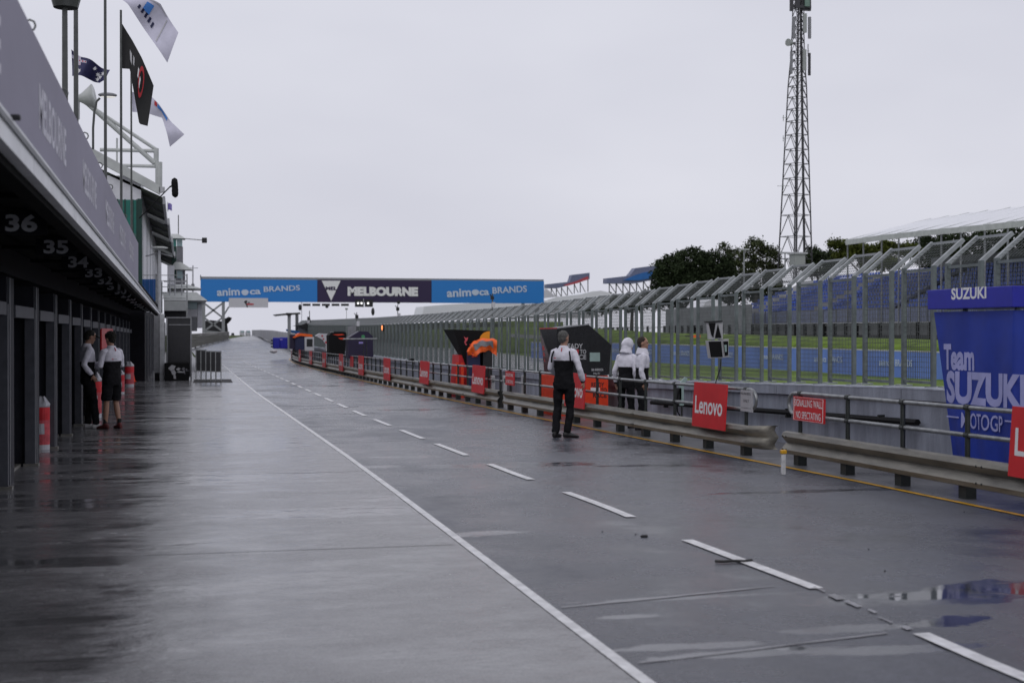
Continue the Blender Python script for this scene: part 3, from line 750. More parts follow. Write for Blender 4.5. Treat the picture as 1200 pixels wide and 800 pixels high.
# low white canopies and rooms under the tower
lw = empty('white_canopy_building', ony(210, 388, 90), 'low white canopied pit building below the control tower', 'building')
def wb(p0, p1, t0, t1, n, m, y, d): 
    a, b = ony(p0, t0, y), ony(p1, t1, y); return MB().box(a.x, b.x, y, y + d, b.z, a.z).build(n, m, lw)
def canopy(p0, p1, q0, q1, t, b, y, d, thick=.12, n='canopy'):
    A0, A1, B0, B1 = ony(p0, b, y), ony(p1, b, y), ony(q0, t, y), ony(q1, t, y)
    MB().loft([[(A0.x, y - .5, A0.z), (A1.x, y - .5, A0.z), (A1.x, y + d, A0.z), (A0.x, y + d, A0.z)], [(B0.x, y, B0.z), (B1.x, y, B0.z), (B1.x, y + d, B0.z), (B0.x, y + d, B0.z)]]).build(n, 'roof_white', lw)
canopy(192, 243, 190, 230, 342, 352, 88, 14)
wb(192, 219, 352.5, 364, 'white_parapet', 'roof_white', 80, 6)
wb(192, 219, 364.5, 372, 'dark_opening', 'screen_black', 81, 5)
wb(219.5, 231, 353, 362, 'window_band', 'glass_pale', 92, 6)
wb(219.5, 231, 362.3, 384, 'white_wall', 'wall_white', 92, 8)
wb(231.3, 237, 356, 384, 'side_wall', 'far_white', 95, 8)
wb(224, 231, 371, 388, 'poster_wall', 'column_grey', 90, .3)
canopy(196, 236, 196, 220, 333, 338, 96, 5)
wb(196, 204, 311, 333, 'stair_core', 'wall_white', 92, 3)
for p in (199, 205, 213): 
    a = ony(p, 326, 84); b = ony(p, 346, 84); MB().cyl(a, b, .04).build('railing_post', 'column_light', lw)
MB().bar(ony(192, 330, 84), ony(219, 330, 84), .05).build('roof_railing', 'column_light', lw)
cr1 = empty('roof_crane_lamp', ony(226, 340, 100), 'slender pale lamp post with round head behind the white canopy', 'lamp')
MB().cyl(ony(226, 342, 100), ony(226, 311, 100), .05).build('pole', 'far_white', cr1)
MB().bar(ony(222, 314, 100), ony(232, 314, 100), .05).build('arm', 'far_white', cr1)
MB().ell(ony(226, 334, 100), .12, .12, .12).build('head', 'column_grey', cr1)
# furry microphone on a boom from the banner rail
q0 = onx(163, 256, FX); MY = q0.y - .2
m1 = ony(199, 219, MY); mt, mb_ = ony(204.3, 208.5, MY), ony(205.3, 231.5, MY)
mic = empty('boom_microphone', m1, 'furry black microphone on a boom arm reaching out from the banner', 'microphone')
MB().tube([q0, m1], .012, 6).build('boom_arm', 'matte_black', mic)
MB().tube([m1, (m1 + (mt.lerp(mb_, .35))) / 2, mt.lerp(mb_, .35)], .018, 6).build('shock_mount', 'matte_black', mic)
mbx = MB(); n = 16; rings = []
for i in range(14):
    t = i / 13; c = mt.lerp(mb_, t); rr = .063 * math.sqrt(max(.02, 1 - (2 * t - 1) ** 6)) ; rings.append([c + Vector((rr * (1 + random.uniform(-.12, .12)) * math.cos(2 * math.pi * j / n), rr * (1 + random.uniform(-.12, .12)) * math.sin(2 * math.pi * j / n), random.uniform(-.006, .006))) for j in range(n)])
mbx.loft(rings).build('fur_windshield', 'matte_black', mic)
# ------------------------------------------------------------------ flagpoles and flags on the awning roof
def pole(px, ybase, x, r, top_py=-30, label='', cap=None):
    b = onx(px, ybase, x); b = Vector((x, b.y, 2.68)); tp = onx(px, top_py, x); tp = Vector((x, b.y, H + (tp.z - H) / tp.y * b.y)) if False else Vector((x, b.y, ony(px, top_py, b.y).z))
    t = empty('flagpole', b, label, 'flagpole', 'poles behind the grey banner')
    MB().tube([b, tp], r, 10, r * .8).build('pole', 'pole_dark', t, smooth=False)
    MB().cyl(b, b + Vector((0, 0, .12)), r * 1.8).build('foot', 'pole_dark', t)
    return t, b, tp
t1, b1, e1 = pole(76, 95, -1.2, .036, -6, 'thick dark pole topped by a flat disc, leftmost behind the banner')
dd = ony(77, 4, b1.y); MB().cyl(dd + Vector((0, 0, -.05)), dd + Vector((0, 0, .06)), .13, .16, 16).build('disc_head', 'pole_dark', t1)
t2, b2, e2 = pole(89, 115, -1.2, .032, -30, 'dark pole second from the left behind the banner')
t3, b3, e3 = pole(123.5, 190, -1.2, .028, -60, 'thin dark flagpole flying the Australian flag')
t4, b4, e4 = pole(142, 225, -1.2, .030, 12, 'flagpole flying the long black flag')
t5, b5, e5 = pole(154, 255, -1.2, .028, 60, 'shorter flagpole flying the small white flag')
def flag(name, outline_top, outline_bot, y, m, label, waves=2.0, amp=.08, parts=()):
    """cloth between an upper and a lower pixel edge, hung at depth y"""
    f = empty(name, ony(*outline_top[0], y), label, 'flag')
    n = 28; k = 12
    def along(pts, t):
        L_ = [0]; 
        for a, b in zip(pts[:-1], pts[1:]): L_.append(L_[-1] + math.hypot(b[0] - a[0], b[1] - a[1]))
        s = t * L_[-1]; return (float(np.interp(s, L_, [p[0] for p in pts])), float(np.interp(s, L_, [p[1] for p in pts])))
    def P(u, v, lift=0):
        a, b = along(outline_top, u), along(outline_bot, u); px = a[0] + (b[0] - a[0]) * v; py = a[1] + (b[1] - a[1]) * v
        q = ony(px, py, y); q.y += amp * math.sin(u * waves * 6.28 + v * 2.2) + lift; return q
    MB().grid([[P(i / n, j / k) for j in range(k + 1)] for i in range(n + 1)]).build('cloth', m, f, smooth=True, fix=False)
    for nm, mm, pts in parts:
        MB().grid([[P(pts[0] + (pts[1] - pts[0]) * i / 6, pts[2] + (pts[3] - pts[2]) * j / 4, -.012) for j in range(5)] for i in range(7)]).build(nm, mm, f, fix=False)
    return f, P
FY4 = b4.y
f, P = flag('black_flag', [(142.5, 27), (155, 47), (166, 68), (180, 100)], [(142.5, 80), (152, 81), (163, 145), (173, 148)], FY4 + .05, 'flag_black', 'long black flag hanging from the pole above the microphone', 1.2, .05,
            parts=[('print_band', 'print_grey', (.20, .28, .35, .62)), ('print_band', 'print_grey', (.33, .38, .30, .50)), ('print_patch', 'print_white', (.52, .56, .30, .50)), ('print_patch', 'print_white', (.60, .64, .38, .60))])
ring = []
mbr = MB(); rows = []
for i in range(17):
    a = math.pi * 2 * i / 16; rows.append([P(.66 + .07 * math.cos(a), .42 + .22 * math.sin(a), -.016), P(.66 + .10 * math.cos(a), .42 + .32 * math.sin(a), -.016)])
mbr.grid(rows).build('red_ring', 'flag_red', f, fix=False)
f, P = flag('white_flag', [(138, -3), (165, -6), (188, 5), (209, 39)], [(128, -12), (150, 6), (172, 38), (196, 74)], b3.y + .4, 'flag_white', 'big white flag with blue lettering flying at the top edge', 1.6, .06,
            parts=[('blue_print', 'flag_blue', (.42, .52, .18, .55)), ('dark_line', 'print_grey', (.75, .765, .10, .9)), ('dark_line', 'print_grey', (.35, .73, .03, .06))])
for k in range(5): MB().grid([[P(.36 + .06 * k + .03 * i, .50 + .09 * j + .02 * k, -.013) for j in range(3)] for i in range(2)]).build('dark_print', 'navy', f, fix=False)
f, P = flag('small_white_flag', [(154.5, 108), (172, 108), (186, 122), (200, 142), (216, 158)], [(155, 131), (172, 133), (190, 138), (196, 158), (199, 172)], b5.y + .05, 'flag_white', 'small white flag with a blue and red stripe below the black flag', 1.8, .05,
            parts=[('blue_print', 'flag_blue', (.42, .66, .10, .38)), ('red_print', 'flag_red', (.36, .41, .05, .35))])
f, P = flag('national_flag', [(83.5, 58), (95, 66), (108, 72), (118, 78), (129, 82)], [(84, 88), (95, 90), (106, 93), (117, 98), (124, 95)], b3.y + 6, 'flag_navy', 'Australian flag in navy with red and white crosses, half rolled by the wind', 1.5, .15,
            parts=[('cross_white', 'flag_white', (.0, .42, .17, .30)), ('cross_red', 'flag_red', (.0, .40, .20, .27)), ('cross_white', 'flag_white', (.18, .26, .0, .48)), ('cross_red', 'flag_red', (.205, .24, .0, .47))])
for (u, v) in ((.22, .78), (.62, .30), (.72, .50), (.86, .38), (.74, .80), (.80, .62)):
    c = P(u, v, -.03); MB().add([c + Vector((.055 * (1 if i % 2 == 0 else .45) * math.cos(i * math.pi / 7), 0, .055 * (1 if i % 2 == 0 else .45) * math.sin(i * math.pi / 7))) for i in range(14)], [tuple(range(14))]).build('star', 'print_white', f, fix=False)
purp = empty('purple_flag', ony(199, 242, 62), 'tiny purple flag at the corner of the suite roof', 'flag')
a, b = ony(196.5, 238.5, 62), ony(201.5, 246.5, 62)
MB().grid([[(a.x + (b.x - a.x) * i / 6, 62 + .05 * math.sin(i), z + .03 * math.sin(i * .8)) for z in (b.z, a.z)] for i in range(7)]).build('cloth', 'lilac', purp, fix=False)
MB().cyl(ony(196.5, 248, 62), ony(196.5, 237, 62), .012).build('stick', 'pole_dark', purp)
# street lamp behind the banner
LY = 30.0
sl = empty('roof_lamp', ony(109, 160, LY), 'curved-neck lamp with a lit flat head behind the banner', 'lamp')
MB().tube([ony(109, 175, LY), ony(109, 150, LY), ony(110.5, 130, LY), ony(113, 119, LY), ony(117, 115, LY)], .024, 8).build('neck', 'pole_dark', sl)
c = ony(126, 111.5, LY)
MB().ell(c, .19, .09, .05).build('head', 'column_grey', sl, smooth=True)
MB().ell(c + Vector((.01, 0, -.035)), .15, .07, .022).build('lens', 'lamp_glass', sl, smooth=True)
# ================================================================== RIGHT: pit wall guard rail
def railx(y): return yel(y) + .20
def rail_at(px):
    """distance along the lane at which the rail is seen at this column"""
    lo, hi = 3.0, 121.0
    for _ in range(50):
        m = (lo + hi) / 2
        if proj((railx(m), m, 1))[0] > px: lo = m
        else: hi = m
    return (lo + hi) / 2
WP = [(.0, .135), (.055, .15), (.075, .20), (.02, .265), (.0, .285), (.02, .305), (.075, .37), (.055, .42), (.0, .435)]   # W profile: (out towards lane, height)
def guard_rail(y0, y1, label, loops=(True, True), bull=(False, False)):
    ym = (y0 + y1) / 2
    t = empty('guard_rail', (railx(y0), y0, g(y0)), label, 'guard rail', 'steel guard rails with hand rails along the pit wall')
    # beams in lengths of about four metres, lapped
    n = max(1, round((y1 - y0) / 4.1)); L_ = (y1 - y0) / n
    for i in range(n):
        a, b = y0 + i * L_ - (.08 if i else 0), y0 + (i + 1) * L_
        rows = []
        for y in np.linspace(a, b, 4):
            lap = .004 * (i % 2)
            rows.append([(railx(y) - o - lap, y, g(y) + z) for o, z in WP])
        mb = MB().grid(rows)
        back = [[(railx(y) - o + .006, y, g(y) + z) for o, z in WP] for y in np.linspace(a, b, 4)]
        mb.grid(back)
        mb.build('beam', 'rail_metal', t, fix=False)
        for k in range(2):
            yb = b - .04 - .1 * k
            for zz in (.20, .37): MB().cyl((railx(yb) - .082, yb, g(yb) + zz), (railx(yb) - .07, yb, g(yb) + zz), .012, n=6).build('bolt', 'dark_post', t)
    # posts: thick below the beam, tube above carrying two rails
    k = int((y1 - y0 - .3) / 1.27); st = (y1 - y0 - .5) / k
    p0 = u0 = c0_ = None
    for i in range(k + 1):
        y = y0 + .25 + i * st; x = railx(y); z = g(y)
        if p0 is None:
            p0 = MB().box(x + .01, x + .13, y - .07, y + .07, z - .05, z + .41).build('post', 'dark_post', t)
            u0 = MB().cyl((x + .07, y, z + .40), (x + .07, y, z + .93), .028, n=8).build('stanchion', 'dark_post', t)
            c0_ = MB().cyl((x + .07, y - .04, z + .93), (x + .07, y + .04, z + .93), .034, n=8).build('clamp', 'dark_post', t)
            c1_ = MB().cyl((x + .07, y - .04, z + .65), (x + .07, y + .04, z + .65), .034, n=8).build('clamp', 'dark_post', t)
            o_ = (x, y, z)
        else:
            d = (x - o_[0], y - o_[1], z - o_[2])
            for q in (p0, u0, c0_, c1_): inst(q, t, d)
    for zz, nm in ((.93, 'top_rail'), (.65, 'middle_rail')):
        ys = list(np.arange(y0 + .1, y1 - .1, 1.5)) + [y1 - .1]
        MB().tube([(railx(y) + .07, y, g(y) + zz) for y in ys], .024, 8).build(nm, 'tube_metal', t, smooth=True)
    for e, (yy, sg) in enumerate(((y0 + .1, -1), (y1 - .1, 1))):
        if loops[e]:
            pts = [(railx(yy) + .07, yy + sg * .14 * math.sin(a) * 1.4, g(yy) + .79 + .14 * math.cos(a) * (1 if abs(math.cos(a)) < .99 else 1)) for a in np.linspace(0, math.pi, 9)]
            MB().tube(pts, .024, 8).build('end_loop', 'tube_metal', t, smooth=True)
        if bull[e]:
            rows = []
            for j in range(9):
                a = j / 8 * math.pi * .62; s = 1 - .15 * j / 8
                rows.append([(railx(yy) - o * s + .30 * (1 - math.cos(a)) * .8, yy + sg * (.05 + .34 * math.sin(a)), g(yy) + .285 + (z - .285) * (1 + .10 * math.sin(a))) for o, z in WP])
            MB().grid(rows).grid([[Vector(p) + Vector((.008, -sg * .008, 0)) for p in r_] for r_ in rows]).build('bullnose', 'rail_metal', t, fix=False, smooth=True)
    return t
ya, yb, yc, yd = rail_at(922), rail_at(878), rail_at(592), rail_at(586)
guard_rail(3.5, ya, 'nearest steel guard rail, running out of the picture on the right', loops=(False, True))
guard_rail(yb, yc, 'middle guard rail behind the walking man, with a rounded end by the gap', loops=(True, True), bull=(True, False))
guard_rail(yd, 119.5, 'long far guard rail curving away past the team stands', loops=(False, True))
# white and yellow marker post leaning at the open beam end
q = G(918, 556); mk = empty('marker_post', q, 'short white post with yellow band at the open end of the near guard rail', 'post')
MB().box(q.x - .026, q.x + .026, q.y - .02, q.y + .02, q.z, q.z + .25).build('white_post', 'white_paint', mk, bevel=.008)
MB().box(q.x - .036, q.x + .036, q.y - .03, q.y + .03, q.z + .251, q.z + .30).build('yellow_band', 'yellow_paint', mk, bevel=.01)

# signs and pads hanging on the rail
def rail_sign(px0, px1, z0, z1, m, name, label, cat, lines=(), fg='print_white', group=None, out=.11, tilt=0.0, th=.02, border=False, bold=.02, hfrac=.8):
    y1_, y0_ = rail_at(px0), rail_at(px1); ym = (y0_ + y1_) / 2; x = railx(ym) - out; gz = g(ym)
    if x > railx(ym) - .03: pass
    t = MB()
    a, b = Vector((railx(y0_) - out, y0_, gz + z0)), Vector((railx(y1_) - out, y1_, gz + z0))
    dn = Vector((-tilt, 0, 0)); hgt = Vector((tilt, 0, z1 - z0)); sh = Vector((0, -.04 * (z1 - z0), 0))
    t.prism([a, b, b + hgt + sh, a + hgt + sh], (th, 0, 0))
    o = t.build(name, m, loc=(x, ym, gz + z0)); tag(o, label, cat, group)
    xd = (a - b).normalized(); up = hgt.normalized(); W = (a - b).length
    c = (a + b) / 2 + hgt / 2
    k = len(lines); hh = (z1 - z0) / max(1, k)
    for i, (s_, wf, hf) in enumerate(lines):
        cc = c + up * (hh * (k - 1) / 2 - hh * i)
        text(s_, fg, o, cc, xd, up, hh * hf, W * wf, bold=bold, thick=.0015)
    if border:
        mb = MB(); n = Vector((-.004, 0, 0)); e = .012
        A, B, C_, D = a + n, b + n, b + hgt + sh + n, a + hgt + sh + n
        ins = lambda P, ref: P + (ref - P).normalized() * .03
        cen = (A + B + C_ + D) / 4
        for P, Q in ((A, B), (B, C_), (C_, D), (D, A)): mb.bar(ins(P, cen), ins(Q, cen), .008, .002)
        mb.build('border', fg, o)
    return o
L1 = [('Lenovo', .84, .40)]
G1 = 'red sponsor boards hung on the guard rails'
rail_sign(819.5, 858, .33, .99, 'red_sign', 'sponsor_board', 'large red board lettered Lenovo beside the gap in the guard rail', 'sign board', L1, group=G1, out=.12, tilt=.03)
rail_sign(1194.5, 1290, .33, .99, 'red_sign', 'sponsor_board', 'red board cut off by the right edge of the picture', 'sign board', L1, group=G1, out=.12, tilt=.03)
rail_sign(668, 691, .33, .99, 'red_sign', 'sponsor_board', 'red Lenovo board half hidden by the walking man in the lane', 'sign board', L1, group=G1, out=.12, tilt=.03)
rail_sign(557.5, 572, .30, .99, 'red_sign', 'sponsor_board', 'red Lenovo board in front of the orange covered stand', 'sign board', L1, group=G1, out=.12, tilt=.03)
rail_sign(495.5, 506, .30, .99, 'red_sign', 'sponsor_board', 'red board on the far rail, first one beyond the orange covered stand', 'sign board', L1, group=G1, out=.12, tilt=.03)
far_pads = [(453, 460.5, 'second'), (423, 429, 'third'), (400, 404.5, 'fourth'), (380, 384, 'fifth'), (364.5, 367.5, 'sixth'), (351.5, 354, 'seventh'), (341, 343, 'eighth'), (331.5, 333, 'ninth'), (325, 326.5, 'last')]
for a, b, w in far_pads:
    rail_sign(a, b, .20, .99, 'red_sign', 'sponsor_board', f'small red board on the far rail, {w} one beyond the orange covered stand', 'sign board', [('Lenovo', .8, .4)], group=G1, out=.12)
rail_sign(926.5, 962.5, .58, .89, 'red_sign', 'warning_sign', 'red sign reading SIGNALLING WALL NO SPECTATING on the near rail', 'sign', [('SIGNALLING WALL', .90, .60), ('NO SPECTATING', .80, .60)], group=None, out=-.035, border=True, bold=.01)
rail_sign(865, 878.5, .62, .92, 'print_grey', 'notice', 'small white notice beside the large Lenovo board', 'sign', [('RUNNERS', .8, .35), ('ONLY', .5, .4), ('----------', .8, .06)], fg='black', out=-.035, bold=.01)
rail_sign(590.5, 600.5, .58, .90, 'red_sign', 'warning_sign', 'small red warning sign at the start of the middle guard rail', 'sign', [('SIGNALLING WALL', .85, .5), ('NO SPECTATING', .8, .5)], out=-.035, bold=.01)
rail_sign(409, 412.5, .45, .9, 'red_sign', 'warning_sign', 'tiny red sign on the far rail by the dark purple stand', 'sign', [], out=-.035)

# ================================================================== concrete wall and debris fence
WX_ = 9.40
def wtop(y): return float(np.interp(y, [-5, 10, 17, 21, 29, 40, 54, 72, 95, 122], [1.02, .98, .90, .80, .60, .48, .42, .42, .50, .62]))
wall = empty('pit_wall', (WX_, 15, 0), 'grey concrete pit wall with a pale coping under the debris fence', 'wall')
yy = -3.0
while yy < 121:
    y1 = yy + 4.0
    for nm, dz0, dz1, xo, m in (('wall_panel', None, -.14, 0, 'wall_concrete'), ('coping', -.14, 0, -.06, 'wall_concrete'), ('coping_top', 0, .018, -.065, 'wall_cap')):
        mb = MB(); rows0 = [(WX_ - .12 + xo, y, (g(y) - .1 if dz0 is None else wtop(y) + dz0)) for y in (yy + .008, y1 - .008)]
        a, b = rows0; c, d = (a[0], b[1], wtop(b[1]) + dz1), (a[0], a[1], wtop(a[1]) + dz1)
        mb.prism([a, b, c, d], (.30 - xo * 2, 0, 0)).build(nm, m, wall)
    yy = y1
# dark rail along the foot of the coping, a cable duct
duct = empty('cable_duct', (WX_ - .2, 20, .3), 'black cable duct running along the grey pit wall in the rail gap', 'duct')
MB().tube([(WX_ - .22, y, wtop(y) - .42) for y in (16.5, 19, 21.5, 24.5, 27)], .045, 6).build('duct', 'matte_black', duct)
for y in (17.5, 20.5, 23.5, 26.2): MB().box(WX_ - .25, WX_ - .16, y - .02, y + .02, wtop(y) - .50, wtop(y) - .36).build('clip', 'dark_post', duct)

fen = empty('debris_fence', (WX_, 15.47, wtop(15.47)), 'tall galvanised debris fence with angled tops standing on the pit wall', 'fence')
FH = 1.57; FXc = WX_ + .05
def panel_proto():
    Y = 15.47; z = wtop(Y) + .018; P = {}
    for nm, yo in (('a', 0), ('b', .77)):
        P['post' + nm] = MB().box(FXc - .027, FXc + .027, Y + yo - .026, Y + yo + .026, z, z + FH).build('post', 'galv', fen)
        P['arm' + nm] = MB().bar((FXc - .01, Y + yo, z + FH - .02), (FXc + .42, Y + yo, z + FH + .34), .05, .05, up=Vector((0, 1, 0))).build('angled_arm', 'galv_light', fen)
        P['foot' + nm] = MB().box(FXc - .09, FXc + .09, Y + yo - .07, Y + yo + .07, z, z + .016).build('base_plate', 'galv_light', fen)
    P['top'] = MB().bar((FXc + .40, Y + .03, z + FH + .325), (FXc + .40, Y + .74, z + FH + .325), .035).build('top_bar', 'galv_light', fen)
    P['mid'] = MB().bar((FXc, Y + .031, z + FH - .05), (FXc, Y + .739, z + FH - .05), .035).build('cross_bar', 'galv', fen)
    P['low'] = MB().bar((FXc, Y + .031, z + .06), (FXc, Y + .739, z + .06), .035).build('bottom_bar', 'galv', fen)
    w = MB(); r = .0026
    for i in range(1, 15):
        yy_ = Y + .03 + .71 * i / 15; w.bar((FXc, yy_, z + .08), (FXc, yy_, z + FH - .07), 2 * r)
    for i in range(1, 22):
        zz = z + .06 + (FH - .12) * i / 22; w.bar((FXc + .004, Y + .03, zz), (FXc + .004, Y + .74, zz), 2 * r)
    for i in range(1, 10):
        yy_ = Y + .03 + .71 * i / 10; w.bar((FXc, yy_, z + FH), (FXc + .40, yy_, z + FH + .325), 2 * r)
    for i in range(1, 8):
        s = i / 8; w.bar((FXc + .40 * s, Y + .03, z + FH + .325 * s), (FXc + .40 * s, Y + .74, z + FH + .325 * s), 2 * r)
    P['wire'] = w.build('wire_mesh', 'wire', fen)
    return P, Y
PP, PY = panel_proto()
kmin, kmax = -6, 93
for k in range(kmin, kmax):
    if k == 0: continue
    y = PY + 1.11 * k
    for o in PP.values(): inst(o, fen, (0, 1.11 * k, wtop(y) - wtop(PY)))
# lights and little masts seen on the fence
def fence_light(px, py, m, label):
    q = onx(px, py, FXc - .06); t = empty('signal_light', q, label, 'light')
    MB().box(q.x - .04, q.x + .05, q.y - .12, q.y + .12, q.z - .16, q.z + .16).build('housing', 'black', t, bevel=.02)
    MB().ell(q + Vector((-.05, 0, 0)), .04, .10, .12, 12, 8).build('lens', m, t, smooth=True)
fence_light(449, 384, 'amber_light', 'glowing orange signal light on the far debris fence')

# ================================================================== team stands between rail and wall
# --- blue team stand at the right edge
SX = 8.48
s0, s1 = onx(1087, 340, SX), onx(1187, 331, SX)
sy1, sy0 = s0.y, s1.y; ztop = s0.z
st = empty('team_stand', (SX, sy0, g(sy0)), 'tall blue fabric team stand reading SUZUKI behind the near guard rail', 'stand')
HZ = .225
MB().box(SX, SX + .85, sy0, sy1, ztop - HZ, ztop).build('header', 'team_blue_header', st, bevel=.008)
gz = g(sy0)
def fold_at(u, v):
    return .014 * math.sin(u * 17 + 1.2 * math.sin(v * 3)) * (0.4 + v) + .04 * max(0, math.sin(u * 5.2 - .5 + v * 1.3)) ** 3 * (u > .6)
def on_cloth(p):
    v = (ztop - HZ - .03 - p.z) / (ztop - HZ - .03 - gz - .02); ya_ = sy1 - .06 - .47 * v; u = (p.y - ya_) / ((sy0 + .04) - ya_)
    return Vector((SX + .05 + fold_at(u, v), p.y, p.z))
n = 44; rows = []
for j in range(14):
    v = j / 13; z = ztop - HZ - .03 - (ztop - HZ - .03 - gz - .02) * v; rr = []
    for i in range(n + 1):
        u = i / n; yy = (sy1 - .06 - .47 * v) + ((sy0 + .04) - (sy1 - .06 - .47 * v)) * u
        rr.append((SX + .05 + fold_at(u, v), yy, z))
    for i in range(1, 9):
        u = i / 8; rr.append((SX + .05 + .78 * u + .012 * math.sin(u * 14), sy0 + .04 + .015 * math.sin(u * 11 + v * 3), z))
    rows.append(rr)
MB().grid(rows).build('fabric', 'team_blue', st, smooth=True, fix=False)
for (xx, yy) in ((SX + .12, sy0 + .1), (SX + .12, sy1 - .62), (SX + .78, sy0 + .1), (SX + .78, sy1 - .62)):
    MB().box(xx - .02, xx + .02, yy - .02, yy + .02, gz - .05, ztop - HZ).build('leg', 'galv', st)
cy = lambda px, py: onx(px, py, SX)
def stxt(s_, px0, px1, pyt, pyb, m, bold, thick=.004, shear=0, warp=None):
    a, b = cy(px0, (pyt + pyb) / 2), cy(px1, (pyt + pyb) / 2); c = (a + b) / 2; c.x = SX
    hgt = abs(cy((px0 + px1) / 2, pyt).z - cy((px0 + px1) / 2, pyb).z)
    return text(s_, m, st, c, (0, -1, 0), (0, 0, 1), hgt, abs(a.y - b.y), bold=bold, thick=thick, shear=shear, warp=warp)
stxt('SUZUKI', 1115, 1156, 336.5, 350.5, 'print_white', .03, thick=.0012)
stxt('Team', 1101, 1137, 403, 434, 'team_print', .04, thick=.004, warp=on_cloth)
stxt('SUZUKI', 1104, 1196, 436, 476, 'team_print', .045, thick=.004, warp=on_cloth)
stxt('MOTOGP', 1124, 1171, 485, 504, 'team_print', .01, thick=.014, warp=on_cloth)
for p0, p1, py in ((1107, 1121, 487.5), (1175, 1196, 493)):
    a, b = cy(p0, py), cy(p1, py); MB().box(SX + .025, SX + .03, b.y, a.y, a.z - .008, a.z + .008).build('printed_line', 'team_print', st)
MB().box(SX + .03, SX + .8, sy0 - .5, sy0 - .02, gz, gz + .1).build('foot_box', 'navy', st)

# --- black and orange-red stand behind the man in the lane
def quad_face(mb, pts, n): mb.prism(pts, n)
YK = 29.3
def K(px, py, y=YK): return ony(px, py, y)
kt = empty('team_stand', (8.0, YK, g(YK)), 'black angular team stand reading READY TO RACE above an orange-red base', 'stand')
front = [K(640.5, 440), K(652.5, 385), K(690, 380.5), K(716.5, 404), K(713.5, 439)]
front[0] = K(651, 440)
dep = Vector((0, 1.5, 0))
back = [p + dep for p in front]; back[1] = ony(632.5, 385.5, YK + 1.5); back[0] = ony(638.5, 441, YK + 1.5)
MB().add(front + back, [(4, 3, 2, 1, 0), (5, 6, 7, 8, 9), (0, 1, 6, 5), (1, 2, 7, 6), (2, 3, 8, 7), (3, 4, 9, 8), (4, 0, 5, 9)]).build('cabinet', 'black_gloss', kt)
MB().bar(front[1] + Vector((0, -.02, .01)), front[2] + Vector((0, -.02, .01)), .025).build('top_trim', 'column_grey', kt)
MB().bar(front[1] + Vector((0, -.02, .01)), back[1] + Vector((0, -.02, .01)), .025).build('top_trim', 'flag_red', kt)
b0, b1 = K(652, 441), K(713, 441)
MB().box(b0.x, b1.x, YK + .02, YK + 1.3, g(YK) - .02, front[0].z - .01).build('base_cabinet', 'orange_red', kt)
def ktx(s_, px0, px1, pyt, pyb, m, y=YK, bold=.02, th=.002, scale_org=None):
    a, b = K((px0 + px1) / 2, (pyt + pyb) / 2, y), None
    w = abs(K(px1, pyt, y).x - K(px0, pyt, y).x); h = abs(K(px0, pyt, y).z - K(px0, pyb, y).z)
    return text(s_, m, kt, a, (1, 0, 0), (0, 0, 1), h, w, bold=bold, thick=th)
ktx('READY', 661, 683, 402.5, 408.5, 'print_grey'); ktx('TO', 679.5, 687, 409.5, 414.5, 'print_grey'); ktx('RACE', 669, 687, 415.5, 421, 'print_grey')
for (p0, p1, t0, t1, m, nm) in ((666, 678, 409.5, 414.5, 'flag_red', 'red_block'), (691, 703, 413, 423.5, 'display_pale', 'display')):
    a, b = K(p0, t1), K(p1, t0); MB().box(a.x, b.x, YK - .015, YK - .002, a.z, b.z).build(nm, m, kt, bevel=.004)
ktx('360 ANIMOCA', 693, 707, 431.5, 434.5, 'print_grey', bold=.04); ktx('MoTi', 695.5, 703, 436.3, 438.8, 'print_grey', bold=.02)
ktx('READY', 693, 708, 448, 453.5, 'black', YK + .02, .03); ktx('TO', 704, 711, 454.5, 459.5, 'black', YK + .02, .03); ktx('RACE', 695, 711, 460.5, 466, 'black', YK + .02, .03)
a, b = K(692, 459.5, YK + .02), K(702.5, 454, YK + .02); MB().box(a.x, b.x, YK + .004, YK + .016, a.z, b.z).build('white_block', 'print_white', kt)
sd = (back[1] - front[1]).normalized()
for px in (636.5, 644):
    t = (px - 652) / (632.5 - 652); c = front[1].lerp(back[1], t); 
    for k in range(3): 
        c2 = c + Vector((-.0, -.0, -.42 - .13 * k)); c2.x += .02 * k - .012 + .045
        MB().add([c2 + sd * .10 + Vector((-.02, 0, .045)), c2 - sd * .10 + Vector((-.02, 0, .045)), c2 - sd * .10 + Vector((-.02, 0, -.045)), c2 + sd * .10 + Vector((-.02, 0, -.045))], [(0, 1, 2, 3)]).build('side_print', 'flag_red', kt)

# --- dark stand with the bull, sun and the orange cover
YR = 39.5
rb = empty('team_stand', (7.95, YR, g(YR)), 'black tapered team stand with red bull print and orange cloth over it', 'stand')
A_ = lambda px, py, y=YR: ony(px, py, y)
fr = [A_(548, 434), A_(531, 386), A_(574, 387.5), A_(576, 434)]
bk = [A_(547, 432, YR + 1.1), A_(519.5, 386, YR + 1.6), A_(574, 387.5, YR + 1.1), A_(576, 434, YR + 1.1)]
MB().add(fr + bk, [(3, 2, 1, 0), (4, 5, 6, 7), (0, 1, 5, 4), (1, 2, 6, 5), (2, 3, 7, 6), (3, 0, 4, 7)]).build('cabinet', 'matte_black', rb)
MB().prism([A_(538, 416, YR + .05), A_(547.8, 416, YR + .05), A_(547.8, 434.5, YR + .05), A_(576, 434.5, YR + .05), A_(576, 470, YR + .05), A_(534, 470, YR + .05)], (0, 1.0, 0)).build('base_panel', 'red_sign', rb)
def disc(c, r, m, nm, par, y, n=20, half=False):
    o = A_(*c, y); rr = abs(A_(c[0] + r, c[1], y).x - o.x)
    MB().prism([(o.x + rr * math.cos(a), y, o.z + rr * math.sin(a)) for a in np.linspace(0, math.pi * (1 if half else 2), n, endpoint=half)], (0, -.006, 0)).build(nm, m, par)
